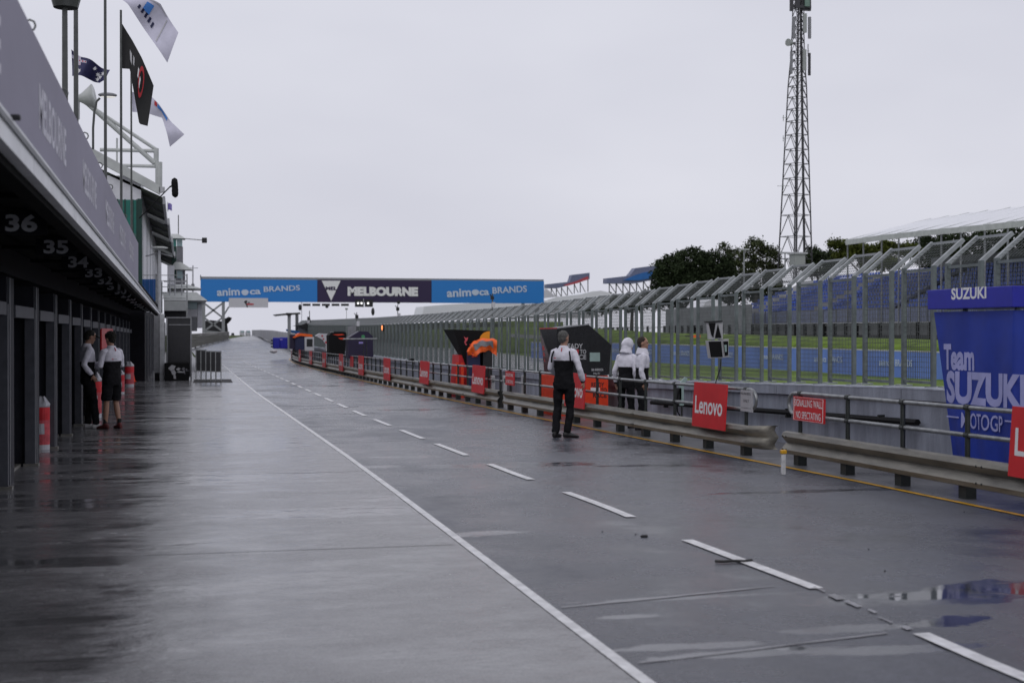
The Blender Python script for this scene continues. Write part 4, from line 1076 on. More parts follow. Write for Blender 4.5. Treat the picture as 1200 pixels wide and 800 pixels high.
sun_pts = [A_(562 + 12 * (1 - math.cos(a)), 398 - 10 * math.sin(a), YR - .004) for a in np.linspace(0, math.pi / 2, 9)] + [A_(573.8, 398, YR - .004)]
MB().prism(sun_pts, (0, -.006, 0)).build('sun_print', 'sun_yellow', rb)
bull = [(547, 411), (551, 407), (550, 403), (555, 402), (563, 397.5), (570, 397), (573, 400), (572, 404), (566, 403), (561, 406), (558, 410), (556, 406), (552, 411.5)]
MB().prism([A_(x, y, YR - .012) for x, y in bull], (0, -.006, 0)).build('bull_print', 'red_sign', rb)
hd = [(543.5, 394), (546, 396), (548.5, 395), (547.5, 399), (545.5, 401.5), (547.5, 404), (545.8, 404.5), (544, 401), (545.2, 398)]
MB().prism([A_(x, y, YR - .012) for x, y in hd], (0, -.006, 0)).build('bull_head_print', 'pad_pink', rb)
# covered monitor trolley in front of it
cv = empty('covered_trolley', (8.0, YR - .5, g(YR)), 'monitor trolley draped with an orange and grey cloth in front of the bull stand', 'trolley')
YV = YR - .45
V_ = lambda px, py, y=YV: ony(px, py, y)
MB().box(V_(566, 0).x, V_(577, 0).x, YV, YV + .25, V_(0, 446).z, V_(0, 404).z).build('monitor_case', 'black', cv, bevel=.01)
MB().box(V_(549, 0).x, V_(563, 0).x, YV + .02, YV + .3, g(YV), V_(0, 412).z).build('cabinet', 'navy', cv, bevel=.02)
tops = [(547, 411.5), (552, 402.5), (560, 397), (572, 396), (582.5, 398)]; bots = [(548, 416), (557, 417), (567, 411.5), (575, 411), (582, 418)]
rows = []
for i in range(25):
    u = i / 24; a = (np.interp(u * 4, range(5), [p[0] for p in tops]), np.interp(u * 4, range(5), [p[1] for p in tops])); b = (np.interp(u * 4, range(5), [p[0] for p in bots]), np.interp(u * 4, range(5), [p[1] for p in bots]))
    rows.append([V_(a[0] + (b[0] - a[0]) * v, a[1] + (b[1] - a[1]) * v, YV - .06 - .05 * math.sin(u * 9 + v * 4) - .035 * math.sin(u * 31 + v * 7) * math.sin(v * 9 + u * 5) + (.3 if v < .01 else 0)) + Vector((0, 0, .02 * math.sin(u * 23 + v * 5))) for v in (0, .2, .4, .6, .8, 1)])
MB().grid(rows).build('orange_cloth', 'orange', cv, smooth=True, fix=False)
MB().grid([[p + Vector((0, -.02, 0)) for p in r_[1:4]] for r_ in rows[7:22]]).build('grey_stripe', 'column_grey', cv, smooth=True, fix=False)
a, b = V_(553, 418.5, YV), V_(559.5, 412.5, YV); MB().box(a.x, b.x, YV - .0, YV + .018, a.z, b.z).build('red_badge', 'flag_red', cv)
for k in range(2): MB().box(V_(536 + 6 * k, 0, YV).x, V_(539 + 6 * k, 0, YV).x, YV + .2, YV + .25, g(YV), V_(0, 428, YV).z).build('red_leg', 'orange_red', cv)

# --- far stands
def fbox(t, p0, p1, t0, t1, y, d, n, m, bevel=0):
    a, b = ony(p0, t1, y), ony(p1, t0, y); return MB().box(a.x, b.x, y, y + d, a.z, b.z).build(n, m, t, bevel=bevel)
def fpoly(t, pts, y, d, n, m): return MB().prism([ony(a, b, y) for a, b in pts], (0, d, 0)).build(n, m, t)
y = 64
ps = empty('team_stand', ony(422, 418, y), 'dark purple rounded team stand with a small green logo', 'stand')
fpoly(ps, [(408, 420), (408, 396), (421, 388), (431, 388.5), (437, 394), (437.5, 420)], y, 1.0, 'cabinet', 'purple_dark')
disc((425.5, 394.5), 2.2, 'green_print', 'green_logo', ps, y - .01)
fbox(ps, 420.5, 426.5, 400.5, 402.5, y - .01, .008, 'lilac_print', 'lilac')
gp = empty('grey_panel', ony(409, 418, 69), 'grey leaning panel behind the purple stand', 'panel')
fpoly(gp, [(407.5, 420), (407.5, 383), (417, 380.5), (419.5, 389), (419.5, 420)], 69, .1, 'sheet', 'column_grey')
yp = 62.5; pl = empty('long_pole', ony(402, 397, yp), 'long white pole lying across the purple and black stands', 'pole')
MB().cyl(ony(402, 397.3, yp), ony(442, 397, yp), .035).build('pole', 'tube_metal', pl)
for px in (426, 429.5): MB().cyl(ony(px, 397, yp), ony(px, 427, yp), .02).build('leg', 'dark_post', pl)
y = 75
bs = empty('team_stand', ony(395, 412, y), 'black team stand with two red stripes between purple and white ones', 'stand')
fpoly(bs, [(386, 418), (385, 393), (390, 388.5), (403, 388.5), (406, 390), (404, 418)], y, 1.2, 'cabinet', 'matte_black')
fpoly(bs, [(390, 391.8), (401, 391.3), (404, 392.2), (396, 393.2)], y - .01, .006, 'red_stripe', 'orange_red'); fpoly(bs, [(396, 395.8), (404, 395.8), (404, 397.8), (399, 397.5)], y - .01, .006, 'red_stripe', 'orange_red')
fbox(bs, 387, 391, 388.2, 389.4, y - .02, .3, 'light_edge', 'tube_metal')
y = 84
ws = empty('team_stand', ony(380, 412, y), 'white curved team stand sprinkled with red print', 'stand')
fpoly(ws, [(370, 393.5), (375, 390.5), (384, 391), (386, 399), (388, 408), (384.5, 412.5), (382, 411), (382, 404), (378, 398)], y, .8, 'curved_panel', 'far_white')
for c in ((377.5, 393.5, 1.2), (379, 397, 1), (382, 401, 1.3), (384, 406, 1)): disc(c[:2], c[2], 'flag_red', 'red_print', ws, y - .01, 8)
y = 96
ko = empty('team_stand', ony(353, 409, y), 'navy team stand with a bright orange gabled roof', 'stand')
fpoly(ko, [(343, 395.2), (351, 390.2), (366, 392), (366, 395), (352, 393.3), (344.5, 396)], y - .1, 1.6, 'orange_roof', 'orange')
fpoly(ko, [(346, 410), (346, 396), (352, 393.7), (360, 394.6), (359, 410)], y, 1.2, 'cabinet', 'navy')
fbox(ko, 340, 346, 392, 409, y + .2, .8, 'side_panel', 'purple_dark')
y = 92
mo = empty('monitor_cabinet', ony(363, 411, y), 'white framed monitor cabinet beside the orange roofed stand', 'monitor')
fbox(mo, 357.5, 368, 395, 411, y, .5, 'housing', 'far_white', .03); fbox(mo, 359.3, 366.3, 397, 406, y - .012, .01, 'display', 'black')
y = 116
nb_ = empty('padded_barrier', ony(329, 410, y), 'navy blue padded barrier at the far end of the guard rail', 'barrier')
for (p0, p1, t0) in ((320, 328, 395.5), (328.2, 337, 395.2)): fbox(nb_, p0, p1, t0, 408.5, y, .6, 'pad', 'team_blue_header', .05)
for k in range(3): fbox(nb_, 317.5, 319.8, 398 + 3.6 * k, 399.8 + 3.6 * k, y, .3, 'strap', 'navy')
fbox(nb_, 328, 331, 397, 398.5, y - .012, .01, 'lilac_print', 'lilac')
sb = empty('sand_bag', ony(320, 413, 114), 'white bag at the foot of the navy padded barrier', 'bag')
MB().ell(ony(320.5, 411.5, 114), .30, .2, .16).build('bag', 'far_white', sb, smooth=True)
y = 106
tp = empty('timing_gantry', ony(339, 408, y), 'two grey posts joined by a flat arm above the far team stands', 'post')
fbox(tp, 337.2, 340.8, 367.5, 409, y, .25, 'post', 'truss'); fbox(tp, 346.3, 349.8, 367.5, 395, y + 3, .25, 'post', 'truss')
fpoly(tp, [(323, 368.2), (337, 366.8), (352, 366), (352, 368), (338, 368.8), (326, 370)], y - .1, 3.6, 'arm', 'pole_dark')
fbox(tp, 335.5, 341.5, 366.5, 369.5, y - .2, .3, 'joint_box', 'black')
fpoly(tp, [(335.5, 385.5), (351, 388), (352, 391), (343, 390), (336, 388)], y + 1, .5, 'blue_shelf', 'blue_banner')
wg = empty('winged_stand', ony(355, 395, 108), 'dark stand with a wing shaped roof behind the orange roofed one', 'stand')
fpoly(wg, [(343, 381.5), (352, 381), (361, 377.5), (361, 371), (363, 371), (366, 385), (366, 388), (358, 386), (352, 382.6)], 108, .8, 'wing_roof', 'black')
fpoly(wg, [(349, 390.5), (350, 382), (360, 386), (361, 391)], 108.2, .6, 'window', 'tower_grey')
fbox(wg, 352, 366, 388.2, 402, 108.4, .8, 'cabinet', 'navy')
MB().cyl(ony(363, 378, 108), ony(362.6, 364, 108), .03).build('aerial', 'pole_dark', wg)
fbox(wg, 360, 363, 375, 379, 107.8, .2, 'white_box', 'far_white')

# --- light panel on its stand at the fence, cable hanging
q = onx(842, 395, WX_ - .25); YPn = q.y
lp = empty('signal_board', q, 'white framed signal board with two black fields hanging on the debris fence', 'signal board')
B_ = lambda px, py, dy=0: ony(px, py, YPn + dy)
def bb_(p, n, m, d=.05, dy=0): return MB().prism([B_(a, b, dy) for a, b in p], (0, d, 0)).build(n, m, lp)
bb_([(828.5, 377), (847, 376.5), (847.2, 397), (830.5, 397.5)], 'upper_frame', 'print_grey', .05)
for pts in ([(830.5, 378.4), (838.8, 378.2), (836.0, 395.6), (833.6, 392)], [(841.4, 379.5), (845.6, 395.6), (837.9, 396)]): bb_(pts, 'black_field', 'matte_black', .006, -.012)
bb_([(829.5, 399), (846, 398.6), (848.5, 419), (832.5, 419.6)], 'lower_frame', 'print_grey', .12)
bb_([(830.5, 400), (845.2, 399.7), (847, 418), (833.2, 418.4)], 'black_field', 'matte_black', .006, -.012)
bb_([(846.3, 397.8), (854, 397), (854, 418), (848.8, 419)], 'side_box', 'print_grey', .10, .02)
bb_([(847.6, 400), (853.4, 399.6), (853.4, 416), (849.6, 417)], 'side_display', 'matte_black', .006, .008)
bb_([(848.8, 404), (851.6, 403.8), (851.8, 412), (849.8, 412.4)], 'side_lamp', 'display_pale', .006, -.002)
bb_([(828, 376.3), (846.8, 375.5), (846.8, 377.2), (828, 378)], 'top_shade', 'black', .12, -.02)
MB().tube([B_(845, 420), B_(844, 432), B_(840, 444), B_(836.5, 456), B_(834, 470)], .008, 6).build('cable', 'matte_black', lp)
# leaning post / clamp on the wall near the board and hoses
q = G(800, 505)
cl = empty('leaning_stand', ony(801, 480, 23.2), 'pale tripod clamp leaning on the rail left of the large Lenovo board', 'stand')
Q = lambda px, py: ony(px, py, 22.6)
MB().prism([Q(796, 450), (Q(803, 441.5)), Q(806, 443), Q(801.5, 452), Q(801.5, 475), Q(797, 475)], (0, .04, 0)).build('arm', 'display_pale', cl)
MB().tube([Q(796, 457), Q(793, 468), Q(794, 482), Q(798, 489)], .012, 6).build('hose', 'matte_black', cl)
MB().box(Q(793, 0).x, Q(799, 0).x, 22.6, 22.65, Q(0, 478).z, Q(0, 462).z).build('box', 'black', cl)
MB().cyl(Q(799, 475), Q(799, 475) - Vector((0, 0, Q(799, 475).z - g(22.6))), .015).build('leg', 'dark_post', cl)
# small black camera box on the wall coping
q = onx(483, 421, WX_ - .3); cb = empty('wall_camera', q, 'small black camera box sitting on the pit wall coping', 'camera')
MB().prism([ony(477, 424.5, q.y), ony(481.5, 420, q.y), ony(485.5, 420, q.y), ony(486, 425, q.y)], (0, .3, 0)).build('case', 'matte_black', cb)
for px, m in ((592, 'column_light'), (614.5, 'print_grey'), (578, 'column_light')):
    q = G(px, 478); yb_ = rail_at(px) + .7
    t = empty('service_box', (ony(px, 460, yb_).x, yb_, g(yb_)), {592: 'pale grey box at the rail joint', 614.5: 'narrow white post box behind the middle rail, left of the walking man', 578: 'light box behind the red board by the orange covered stand'}[px], 'box')
    fbox(t, px - 2.2, px + 2.2, 440, 474, yb_, .15, 'case', m, .01); fbox(t, px - 1.5, px + 1.5, 443, 448, yb_ - .01, .008, 'lid', 'galv')
# ================================================================== BEYOND THE FENCE
# blue trackside hoarding, built in boards
ha, hb = ony(1092, 441, 1), None
def online(px, pa, pb):
    """point of the plan line pa-pb seen at column px"""
    lo, hi = -.6, 1.6
    f = lambda t: proj((pa[0] + (pb[0] - pa[0]) * t, pa[1] + (pb[1] - pa[1]) * t, 1))[0]
    s = f(1) > f(0)
    for _ in range(50):
        m = (lo + hi) / 2
        if (f(m) > px) == s: hi = m
        else: lo = m
    return (pa[0] + (pb[0] - pa[0]) * lo, pa[1] + (pb[1] - pa[1]) * lo)
HA, HB = (30.2, 54.5), (28.6, 90.0)
ho = empty('trackside_hoarding', (HA[0], HA[1], g(HA[1])), 'low blue trackside hoarding with repeated white lettering on the grass', 'hoarding')
dirh = Vector((HB[0] - HA[0], HB[1] - HA[1], 0)).normalized()
def hz(px):  # surveyed edges of the hoarding in the photograph
    return float(np.interp(px, [600, 725, 780, 960, 1092, 1250], [401.0, 402.5, 404, 408.8, 413, 418])), float(np.interp(px, [600, 725, 780, 960, 1092, 1250], [416, 418.5, 421.5, 431, 441, 452]))
step = 3.0
k = -3
while True:
    a = Vector((HA[0], HA[1], 0)) + dirh * (step * k); b = a + dirh * (step - .03)
    pxa, pxb = proj((a.x, a.y, 1))[0], proj((b.x, b.y, 1))[0]
    if pxb < 612: break
    ta, ba = hz(pxa); tb_, bb2 = hz(pxb)
    A0, A1, B0, B1 = ony(pxa, ba, a.y), ony(pxa, ta, a.y), ony(pxb, bb2, b.y), ony(pxb, tb_, b.y)
    MB().prism([(a.x, a.y, A0.z - .2), (b.x, b.y, B0.z - .2), (b.x, b.y, B1.z), (a.x, a.y, A1.z)], (.08, 0, 0)).build('board', 'hoarding', ho)
    MB().prism([(a.x - .01, a.y, A1.z), (b.x - .01, b.y, B1.z), (b.x - .01, b.y, B1.z + .05), (a.x - .01, a.y, A1.z + .05)], (.10, 0, 0)).build('top_edge', 'far_white', ho)
    if k % 2 == 0 and pxa < 1180:
        c = (A0 + B1) / 2; c.x = (a.x + b.x) / 2 - .03
        text('animoca BRANDS', 'gantry_print', ho, c, -dirh, (0, 0, 1), .30, 2.7, bold=.02, thick=.02)
    k += 1
HZ0 = ony(900, 427, 62).z
# small orange marker on the far grass
om = empty('orange_marker', ony(816, 394, 110), 'small orange and black object lying on the far grass', 'marker')
fbox(om, 812, 821, 392.5, 395.5, 110, .4, 'orange_block', 'orange'); fbox(om, 805, 811.5, 393, 394.6, 110.2, .4, 'black_block', 'black')
# grass bank rising to the far side, two tiers
def bank(name, cols, m='grass_blades'):
    """cols: (px, y_distance, py_top, py_bottom)"""
    rows = []
    for px, yy, t, b in cols:
        T = ony(px, t, yy + 6); B = ony(px, b, yy); Bk = Vector((T.x * 1.2, T.y * 1.25, T.z)); D = Vector((B.x, B.y, B.z - 1.0))
        rows.append([D, B, B.lerp(T, .5) + Vector((0, 0, .08)), T, Bk, Bk - Vector((0, 0, 8))])
    o = MB().grid(rows).build(name, m, smooth=True, fix=False); o['kind'] = 'structure'; return o
bank('grass_bank', [(470, 185, 387.5, 397), (520, 170, 385, 402), (560, 160, 383.5, 404), (600, 140, 383, 402), (700, 125, 385, 402.5), (780, 112, 390, 404), (900, 98, 393, 408), (1000, 88, 396, 411), (1100, 78, 399, 416), (1230, 70, 402, 421)])
bank('grass_bank', [(395, 250, 381, 389), (430, 235, 382, 391), (480, 215, 379.5, 388.5), (540, 200, 378, 386), (600, 185, 376, 385), (660, 175, 377, 386)], 'grass')

# ---- grandstand with blue seats, white canopy
LG = 65.0
gs = empty('grandstand', (LG, 110, 0), 'long grandstand of blue seats with a white curved canopy at the right', 'grandstand')
def gx_at(px, L): 
    off = proj((L, 100, 1)); lo, hi = 20, 600
    for _ in range(50):
        m = (lo + hi) / 2
        if proj((L, m, 1))[0] > px: lo = m
        else: hi = m
    return (lo + hi) / 2
gy0, gy1 = 88.0, gx_at(862, LG)
z_front = 3.9; rise = .42; run = .85; nrow = 10
print('grandstand', gy0, gy1)
MB().prism([(LG + .3, gy0, z_front - .4), (LG + .3 + run * nrow, gy0, z_front - .4 + rise * nrow), (LG + .3 + run * nrow, gy0, -3), (LG + .3, gy0, -3)], (0, gy1 - gy0, 0)).build('terrace', 'scaffold', gs)
for r_ in range(nrow):
    mb = MB(); x = LG + .3 + run * r_; z = z_front + rise * r_
    ymax = gy1 - max(0, r_ - 4) * 1.5
    y = gy0
    j = 0
    while y < ymax:
        j += 1
        if j % 26 not in (0, 1, 2):
            pale = (math.sin(j * .9 + r_ * 1.7) > .93)
            mb.box(x, x + .06, y, y + .44, z, z + .30); mb.add([(x - .38, y, z + .0), (x, y, z - .02), (x, y + .44, z - .02), (x - .38, y + .44, z + .0)], [(0, 1, 2, 3)])
        y += .64
    o = mb.build('seat_row', 'seat_blue', gs); o['kind'] = 'stuff'
# pale covers and stairs between the seat blocks
for k, yb in enumerate(np.arange(gy0 + 7.5, gy1 - 3, 13.5)):
    MB().prism([(LG + .0, yb, z_front - .35), (LG + .0 + run * nrow, yb, z_front - .35 + rise * nrow), (LG + .0 + run * nrow, yb, z_front - .1 + rise * nrow), (LG + .0, yb, z_front - .1)], (0, 1.2, 0)).build('stair', 'seat_pale', gs)
# safety panels in front (grey screens) and dark substructure
pan = None
y = gy0
while y < gy1 + 8:
    MB().box(LG - .1, LG - .02, y, y + 2.9, 2.55, 3.75).build('front_panel', 'seat_pale', gs)
    y += 3.0
MB().box(LG - .15, LG + .0, gy0, gy1 + 8, 2.42, 2.52).build('front_beam', 'column_light', gs)
y = gy0
while y < gy1 + 8:
    MB().box(LG - .14, LG - .02, y - .04, y + .04, -2, 3.9).build('front_post', 'scaffold', gs)
    y += 3.0
y = gy0; 
while y < gy1 + 8:
    MB().bar((LG + 2.2, y, -1.5), (LG + 2.2, y + 3, 2.3), .08).build('brace', 'scaffold', gs); y += 3.0
MB().box(LG + 3, LG + 3.2, gy0, gy1 + 10, -3, 2.4).build('back_skirt', 'screen_black', gs)
# canopy: posts and white arched fabric bays
ptop = [(px, py) for px, py in [(995, 282.5), (1013.5, 280), (1035, 277), (1055, 274.8), (1079, 272.2), (1105, 269.5), (1128, 267.5), (1156, 264.8), (1183, 262), (1214, 258.5), (1248, 254)]]
pos = []
for px, py in ptop:
    y = gx_at(px, LG); z = ony(px, py, y).z; pos.append((y, z))
    MB().box(LG - .22, LG - .10, y - .05, y + .05, 0, z).build('canopy_post', 'tube_metal', gs)
for i in range(len(pos) - 1):
    (ya_, za_), (yb_, zb_) = pos[i], pos[i + 1]
    rows = []
    for yy_, zz_ in ((ya_, za_), ((ya_ + yb_) / 2, (za_ + zb_) / 2 - .06), (yb_ + .03, zb_)):
        rows.append([(LG - .35, yy_, zz_ - .35), (LG - .35, yy_, zz_ + .05)] + [(LG + 9 * t, yy_, zz_ + .05 + 2.35 * t ** .85) for t in (.12, .25, .4, .55, .7, .85, 1)] + [(LG + 15, yy_, zz_ + 1.2)])
    MB().grid(rows).build('canopy_bay', 'tent_white', gs, fix=False)
    MB().bar((LG - .3, ya_, za_ + .12), (LG + 9, ya_, za_ + 2.42), .10, .06).build('canopy_rib', 'roof_white', gs)
    MB().bar((LG - .37, ya_, za_ - .15), (LG - .37, yb_, zb_ - .15), .06, .5).build('canopy_edge', 'roof_white', gs)
    MB().box(LG + 9.0, LG + 9.2, min(ya_, yb_), max(ya_, yb_), 6.5, 9.0).build('rear_screen', 'screen_mesh', gs)
# spectator fence in front of the stand: dark posts with rails
sf = empty('spectator_fence', (56, 100, -.4), 'dark spectator fence with thick posts in front of the grandstand', 'fence')
fy0 = 72; pr = None
for k in range(70):
    y = fy0 + k * 2.05
    if proj((56, y, 1))[0] < 640: break
    zb = ony(proj((56, y, 1))[0], float(np.interp(proj((56, y, 1))[0], [780, 1090], [397, 401])), y).z
    if pr is None:
        pr = MB().box(55.9, 56.15, y - .12, y + .12, zb - .3, zb + 1.55).build('post', 'matte_black', sf); zr = zb; yr = y
        r1 = MB().box(55.97, 56.03, y + .13, y + 1.92, zb + 1.35, zb + 1.42).build('rail', 'scaffold', sf)
        r2 = MB().box(55.97, 56.03, y + .13, y + 1.92, zb + .75, zb + .80).build('rail', 'scaffold', sf)
        r3 = MB().box(56.0, 56.02, y + .13, y + 1.92, zb + .02, zb + .55).build('mesh_panel', 'screen_black', sf)
    else:
        for o in (pr, r1, r2, r3): inst(o, sf, (0, y - yr, zb - zr))
# grey mesh screens left of the stand
ms = empty('mesh_screen_fence', (60, 150, 0), 'pale grey mesh screens standing left of the blue seats', 'fence')
for k in range(16):
    pxa = 780 + (k) * 6.3 - 0; y = gx_at(pxa, 62)
    ya2 = gx_at(pxa + 6.0, 62)
    b, t = ony(pxa, 391, y).z, ony(pxa, 362 - k * .35, y).z
    MB().box(62, 62.1, ya2, y, b, t).build('screen', 'screen_mesh', ms)
wt = empty('white_tent', ony(833, 372, 175), 'small white tent left of the blue seats', 'tent')
fpoly(wt, [(822, 372), (823, 360), (828, 353), (836, 350.5), (845, 352), (851, 356.5), (853, 372)], 172, 6, 'tent_cover', 'tent_white')
# distant scaffold stands
def fstand(label, pts, seat, y, base_y, legs, mainm):
    t = empty('scaffold_stand', ony(pts[0][0], base_y, y), label, 'grandstand')
    fpoly(t, pts, y, 3, 'tribune', mainm)
    fpoly(t, seat[0], y - .3, .2, 'seats', seat[1])
    for px, t0 in legs: 
        a, b = ony(px, t0, y + 1), ony(px, base_y, y + 1); MB().bar(a, b, .22).build('leg', 'scaffold', t)
    for i in range(len(legs) - 1): MB().bar(ony(legs[i][0], legs[i][1] + 1, y + 1), ony(legs[i + 1][0], base_y, y + 1), .18).build('brace', 'scaffold', t)
    return t
y = 380
fstand('distant grey scaffold stand with a red seat block', [(641, 333), (668, 330), (670.5, 322), (691, 319.5), (691, 327), (671, 333), (654, 337.5), (641, 337.5)], ([(660, 334), (675, 329.5), (689, 323.5), (690, 327), (676, 332), (664, 335)], 'seat_red'), y, 348, [(646, 337), (652, 337), (658, 336), (665, 335), (673, 332), (680, 330), (689, 326)], 'seat_pale')
fstand('distant scaffold stand with a bright blue seat block beside the trees', [(711, 326), (738, 323), (745, 314), (764, 311.5), (775, 311), (775, 326), (745, 332), (711, 332)], ([(730, 328.5), (745, 322), (755, 319), (770, 317.5), (770, 325), (748, 328.5)], 'blue_banner'), y - 60, 344, [(714, 331), (722, 331), (730, 331), (738, 330), (746, 330), (754, 328), (763, 326)], 'seat_pale')
def marquee(label, pts, y, d=12, m='tent_white'):
    t = empty('marquee', ony(pts[0][0], pts[0][1], y), label, 'tent'); fpoly(t, pts, y, d, 'cover', m); return t
marquee('long white marquee roof behind the debris fence right of the banner', [(640, 362), (640, 352), (652, 348), (680, 345), (694, 341.5), (704, 340.5), (716, 343), (735, 348), (735, 362)], 300)
marquee('pale grey marquee below the red scaffold stand', [(628, 372), (628, 355), (640, 338), (650, 346), (700, 358), (700, 372)], 330, m='far_white')
marquee('low white marquee roofs seen through the far fence', [(494, 372), (497, 359), (520, 357), (575, 354), (600, 351), (640, 353), (640, 372)], 320)
# ---- lattice mast
TY = 185.0
T_ = lambda px, py: ony(px, py, TY)
pxm = TY / 1.0
tw = empty('lattice_mast', T_(931, 330), 'tall steel lattice communications mast loaded with antennas', 'mast')
def edge(side, py):   # half width in px of the tower at this height, centre column
    c = float(np.interp(py, [-20, 90, 300, 330], [936, 934.5, 932, 931.5])); w = float(np.interp(py, [-20, 60, 90, 200, 300, 330], [5.0, 6.0, 8.5, 12.5, 16.0, 17])); return c + side * w
levels = [330, 303, 277, 252, 228, 209, 192, 175, 158, 142, 128, 114, 101, 90, 80, 70, 60, 50, 40, 30, 20, 10, 0, -12]
def node(i, lv, corner):
    sx, sy = corner; a, b = T_(edge(-1, lv), lv), T_(edge(1, lv), lv); w = (b.x - a.x) / 2 * .78; cx = (a.x + b.x) / 2; rot = .42
    x, y = sx * w, sy * w; return Vector((cx + x * math.cos(rot) - y * math.sin(rot), TY + x * math.sin(rot) + y * math.cos(rot), a.z))
cs = [(-1, -1), (1, -1), (1, 1), (-1, 1)]
for c in cs: MB().tube([node(0, lv, c) for lv in levels[::3] + [levels[-1]]], .11 if c != cs[0] else .15, 6, .07).build('leg', 'tower_steel', tw)
for i in range(len(levels) - 1):
    for j in range(4):
        a, b = cs[j], cs[(j + 1) % 4]; l0, l1 = levels[i], levels[i + 1]
        MB().bar(node(0, l0, a), node(0, l0, b), .08).build('horizontal', 'tower_steel', tw)
        m_ = (node(0, l1, a) + node(0, l1, b)) / 2
        MB().bar(node(0, l0, a), m_, .065).build('diagonal', 'tower_steel', tw); MB().bar(node(0, l0, b), m_, .065).build('diagonal', 'tower_steel', tw)
MB().bar(T_(943, 320), T_(938, -10), .22, .35).build('cable_ladder', 'tower_steel', tw)
def ant(px0, px1, t0, t1, m, n='panel_antenna', dy=-1.2): a, b = T_(px0, t1), T_(px1, t0); MB().box(a.x, b.x, TY + dy, TY + dy + .3, a.z, b.z).build(n, m, tw, bevel=.03)
ant(925, 928, 22, 47, 'column_grey'); ant(943.5, 946.5, 22, 47, 'column_grey'); ant(937.5, 941.5, 18, 40, 'antenna'); ant(922.5, 925, 62, 88, 'column_grey'); ant(943.5, 946, 64, 90, 'tower_steel'); ant(937, 941, 60, 84, 'antenna')
ant(922, 926, -14, 15, 'tower_steel'); ant(928, 933.5, -10, 12, 'tower_steel'); ant(937, 947.5, -10, 14, 'tower_steel', dy=-.9); ant(939, 944.5, -12, 10, 'antenna_green', dy=-1.3); ant(926, 947, 9, 11, 'tower_steel', 'platform_rail', -1.1)
MB().cyl(T_(919, 52) + Vector((0, -1.3, 0)), T_(924, 52) + Vector((0, -1.0, 0)), .52, .36, 16).build('dish', 'antenna', tw)
MB().bar(T_(924, 52) + Vector((0, -.9, 0)), T_(930, 52), .12).build('bracket', 'tower_steel', tw)
for py in (138, 162, 218): MB().bar(T_(917 if py != 218 else 911, py), T_(925, py), .06).build('stub_aerial', 'antenna', tw); MB().bar(T_(918, py - 3), T_(918, py + 4), .07).build('stub_aerial', 'antenna', tw)
MB().bar(T_(946, 60), T_(948.5, 60), .06).build('stub_aerial', 'tower_steel', tw); MB().bar(T_(947, 52), T_(947, 66), .09).build('stub_aerial', 'tower_steel', tw)
sh = empty('mast_cabin', T_(927, 306), 'small pale equipment cabin at the foot of the lattice mast', 'cabin')
a, b = T_(921.5, 304), T_(933, 299); MB().box(a.x, b.x, TY - 3, TY - 1, a.z - 1.0, b.z).build('cabin', 'antenna', sh)
MB().box(a.x - .2, b.x + .3, TY - 3.2, TY - .8, b.z, b.z + .25).build('roof', 'column_light', sh)
# lamp masts
for i, (px, t0, b0_, yy_, lab) in enumerate([(872, 292, 390, 120, 'tall lamp mast with a flat head in front of the dark trees'), (920, 296, 320, 130, 'short lamp mast just left of the lattice mast')]):
    lt = empty('lamp_mast', ony(px, b0_, yy_), lab, 'lamp')
    MB().cyl(ony(px, b0_, yy_), ony(px, t0, yy_), .09, .06).build('pole', 'tube_metal', lt)
    a, b = ony(px - 5, t0 + 1, yy_), ony(px + 5, t0 - .5, yy_); MB().box(a.x, b.x, yy_ - .3, yy_ + .3, a.z, b.z).build('head', 'column_light', lt)
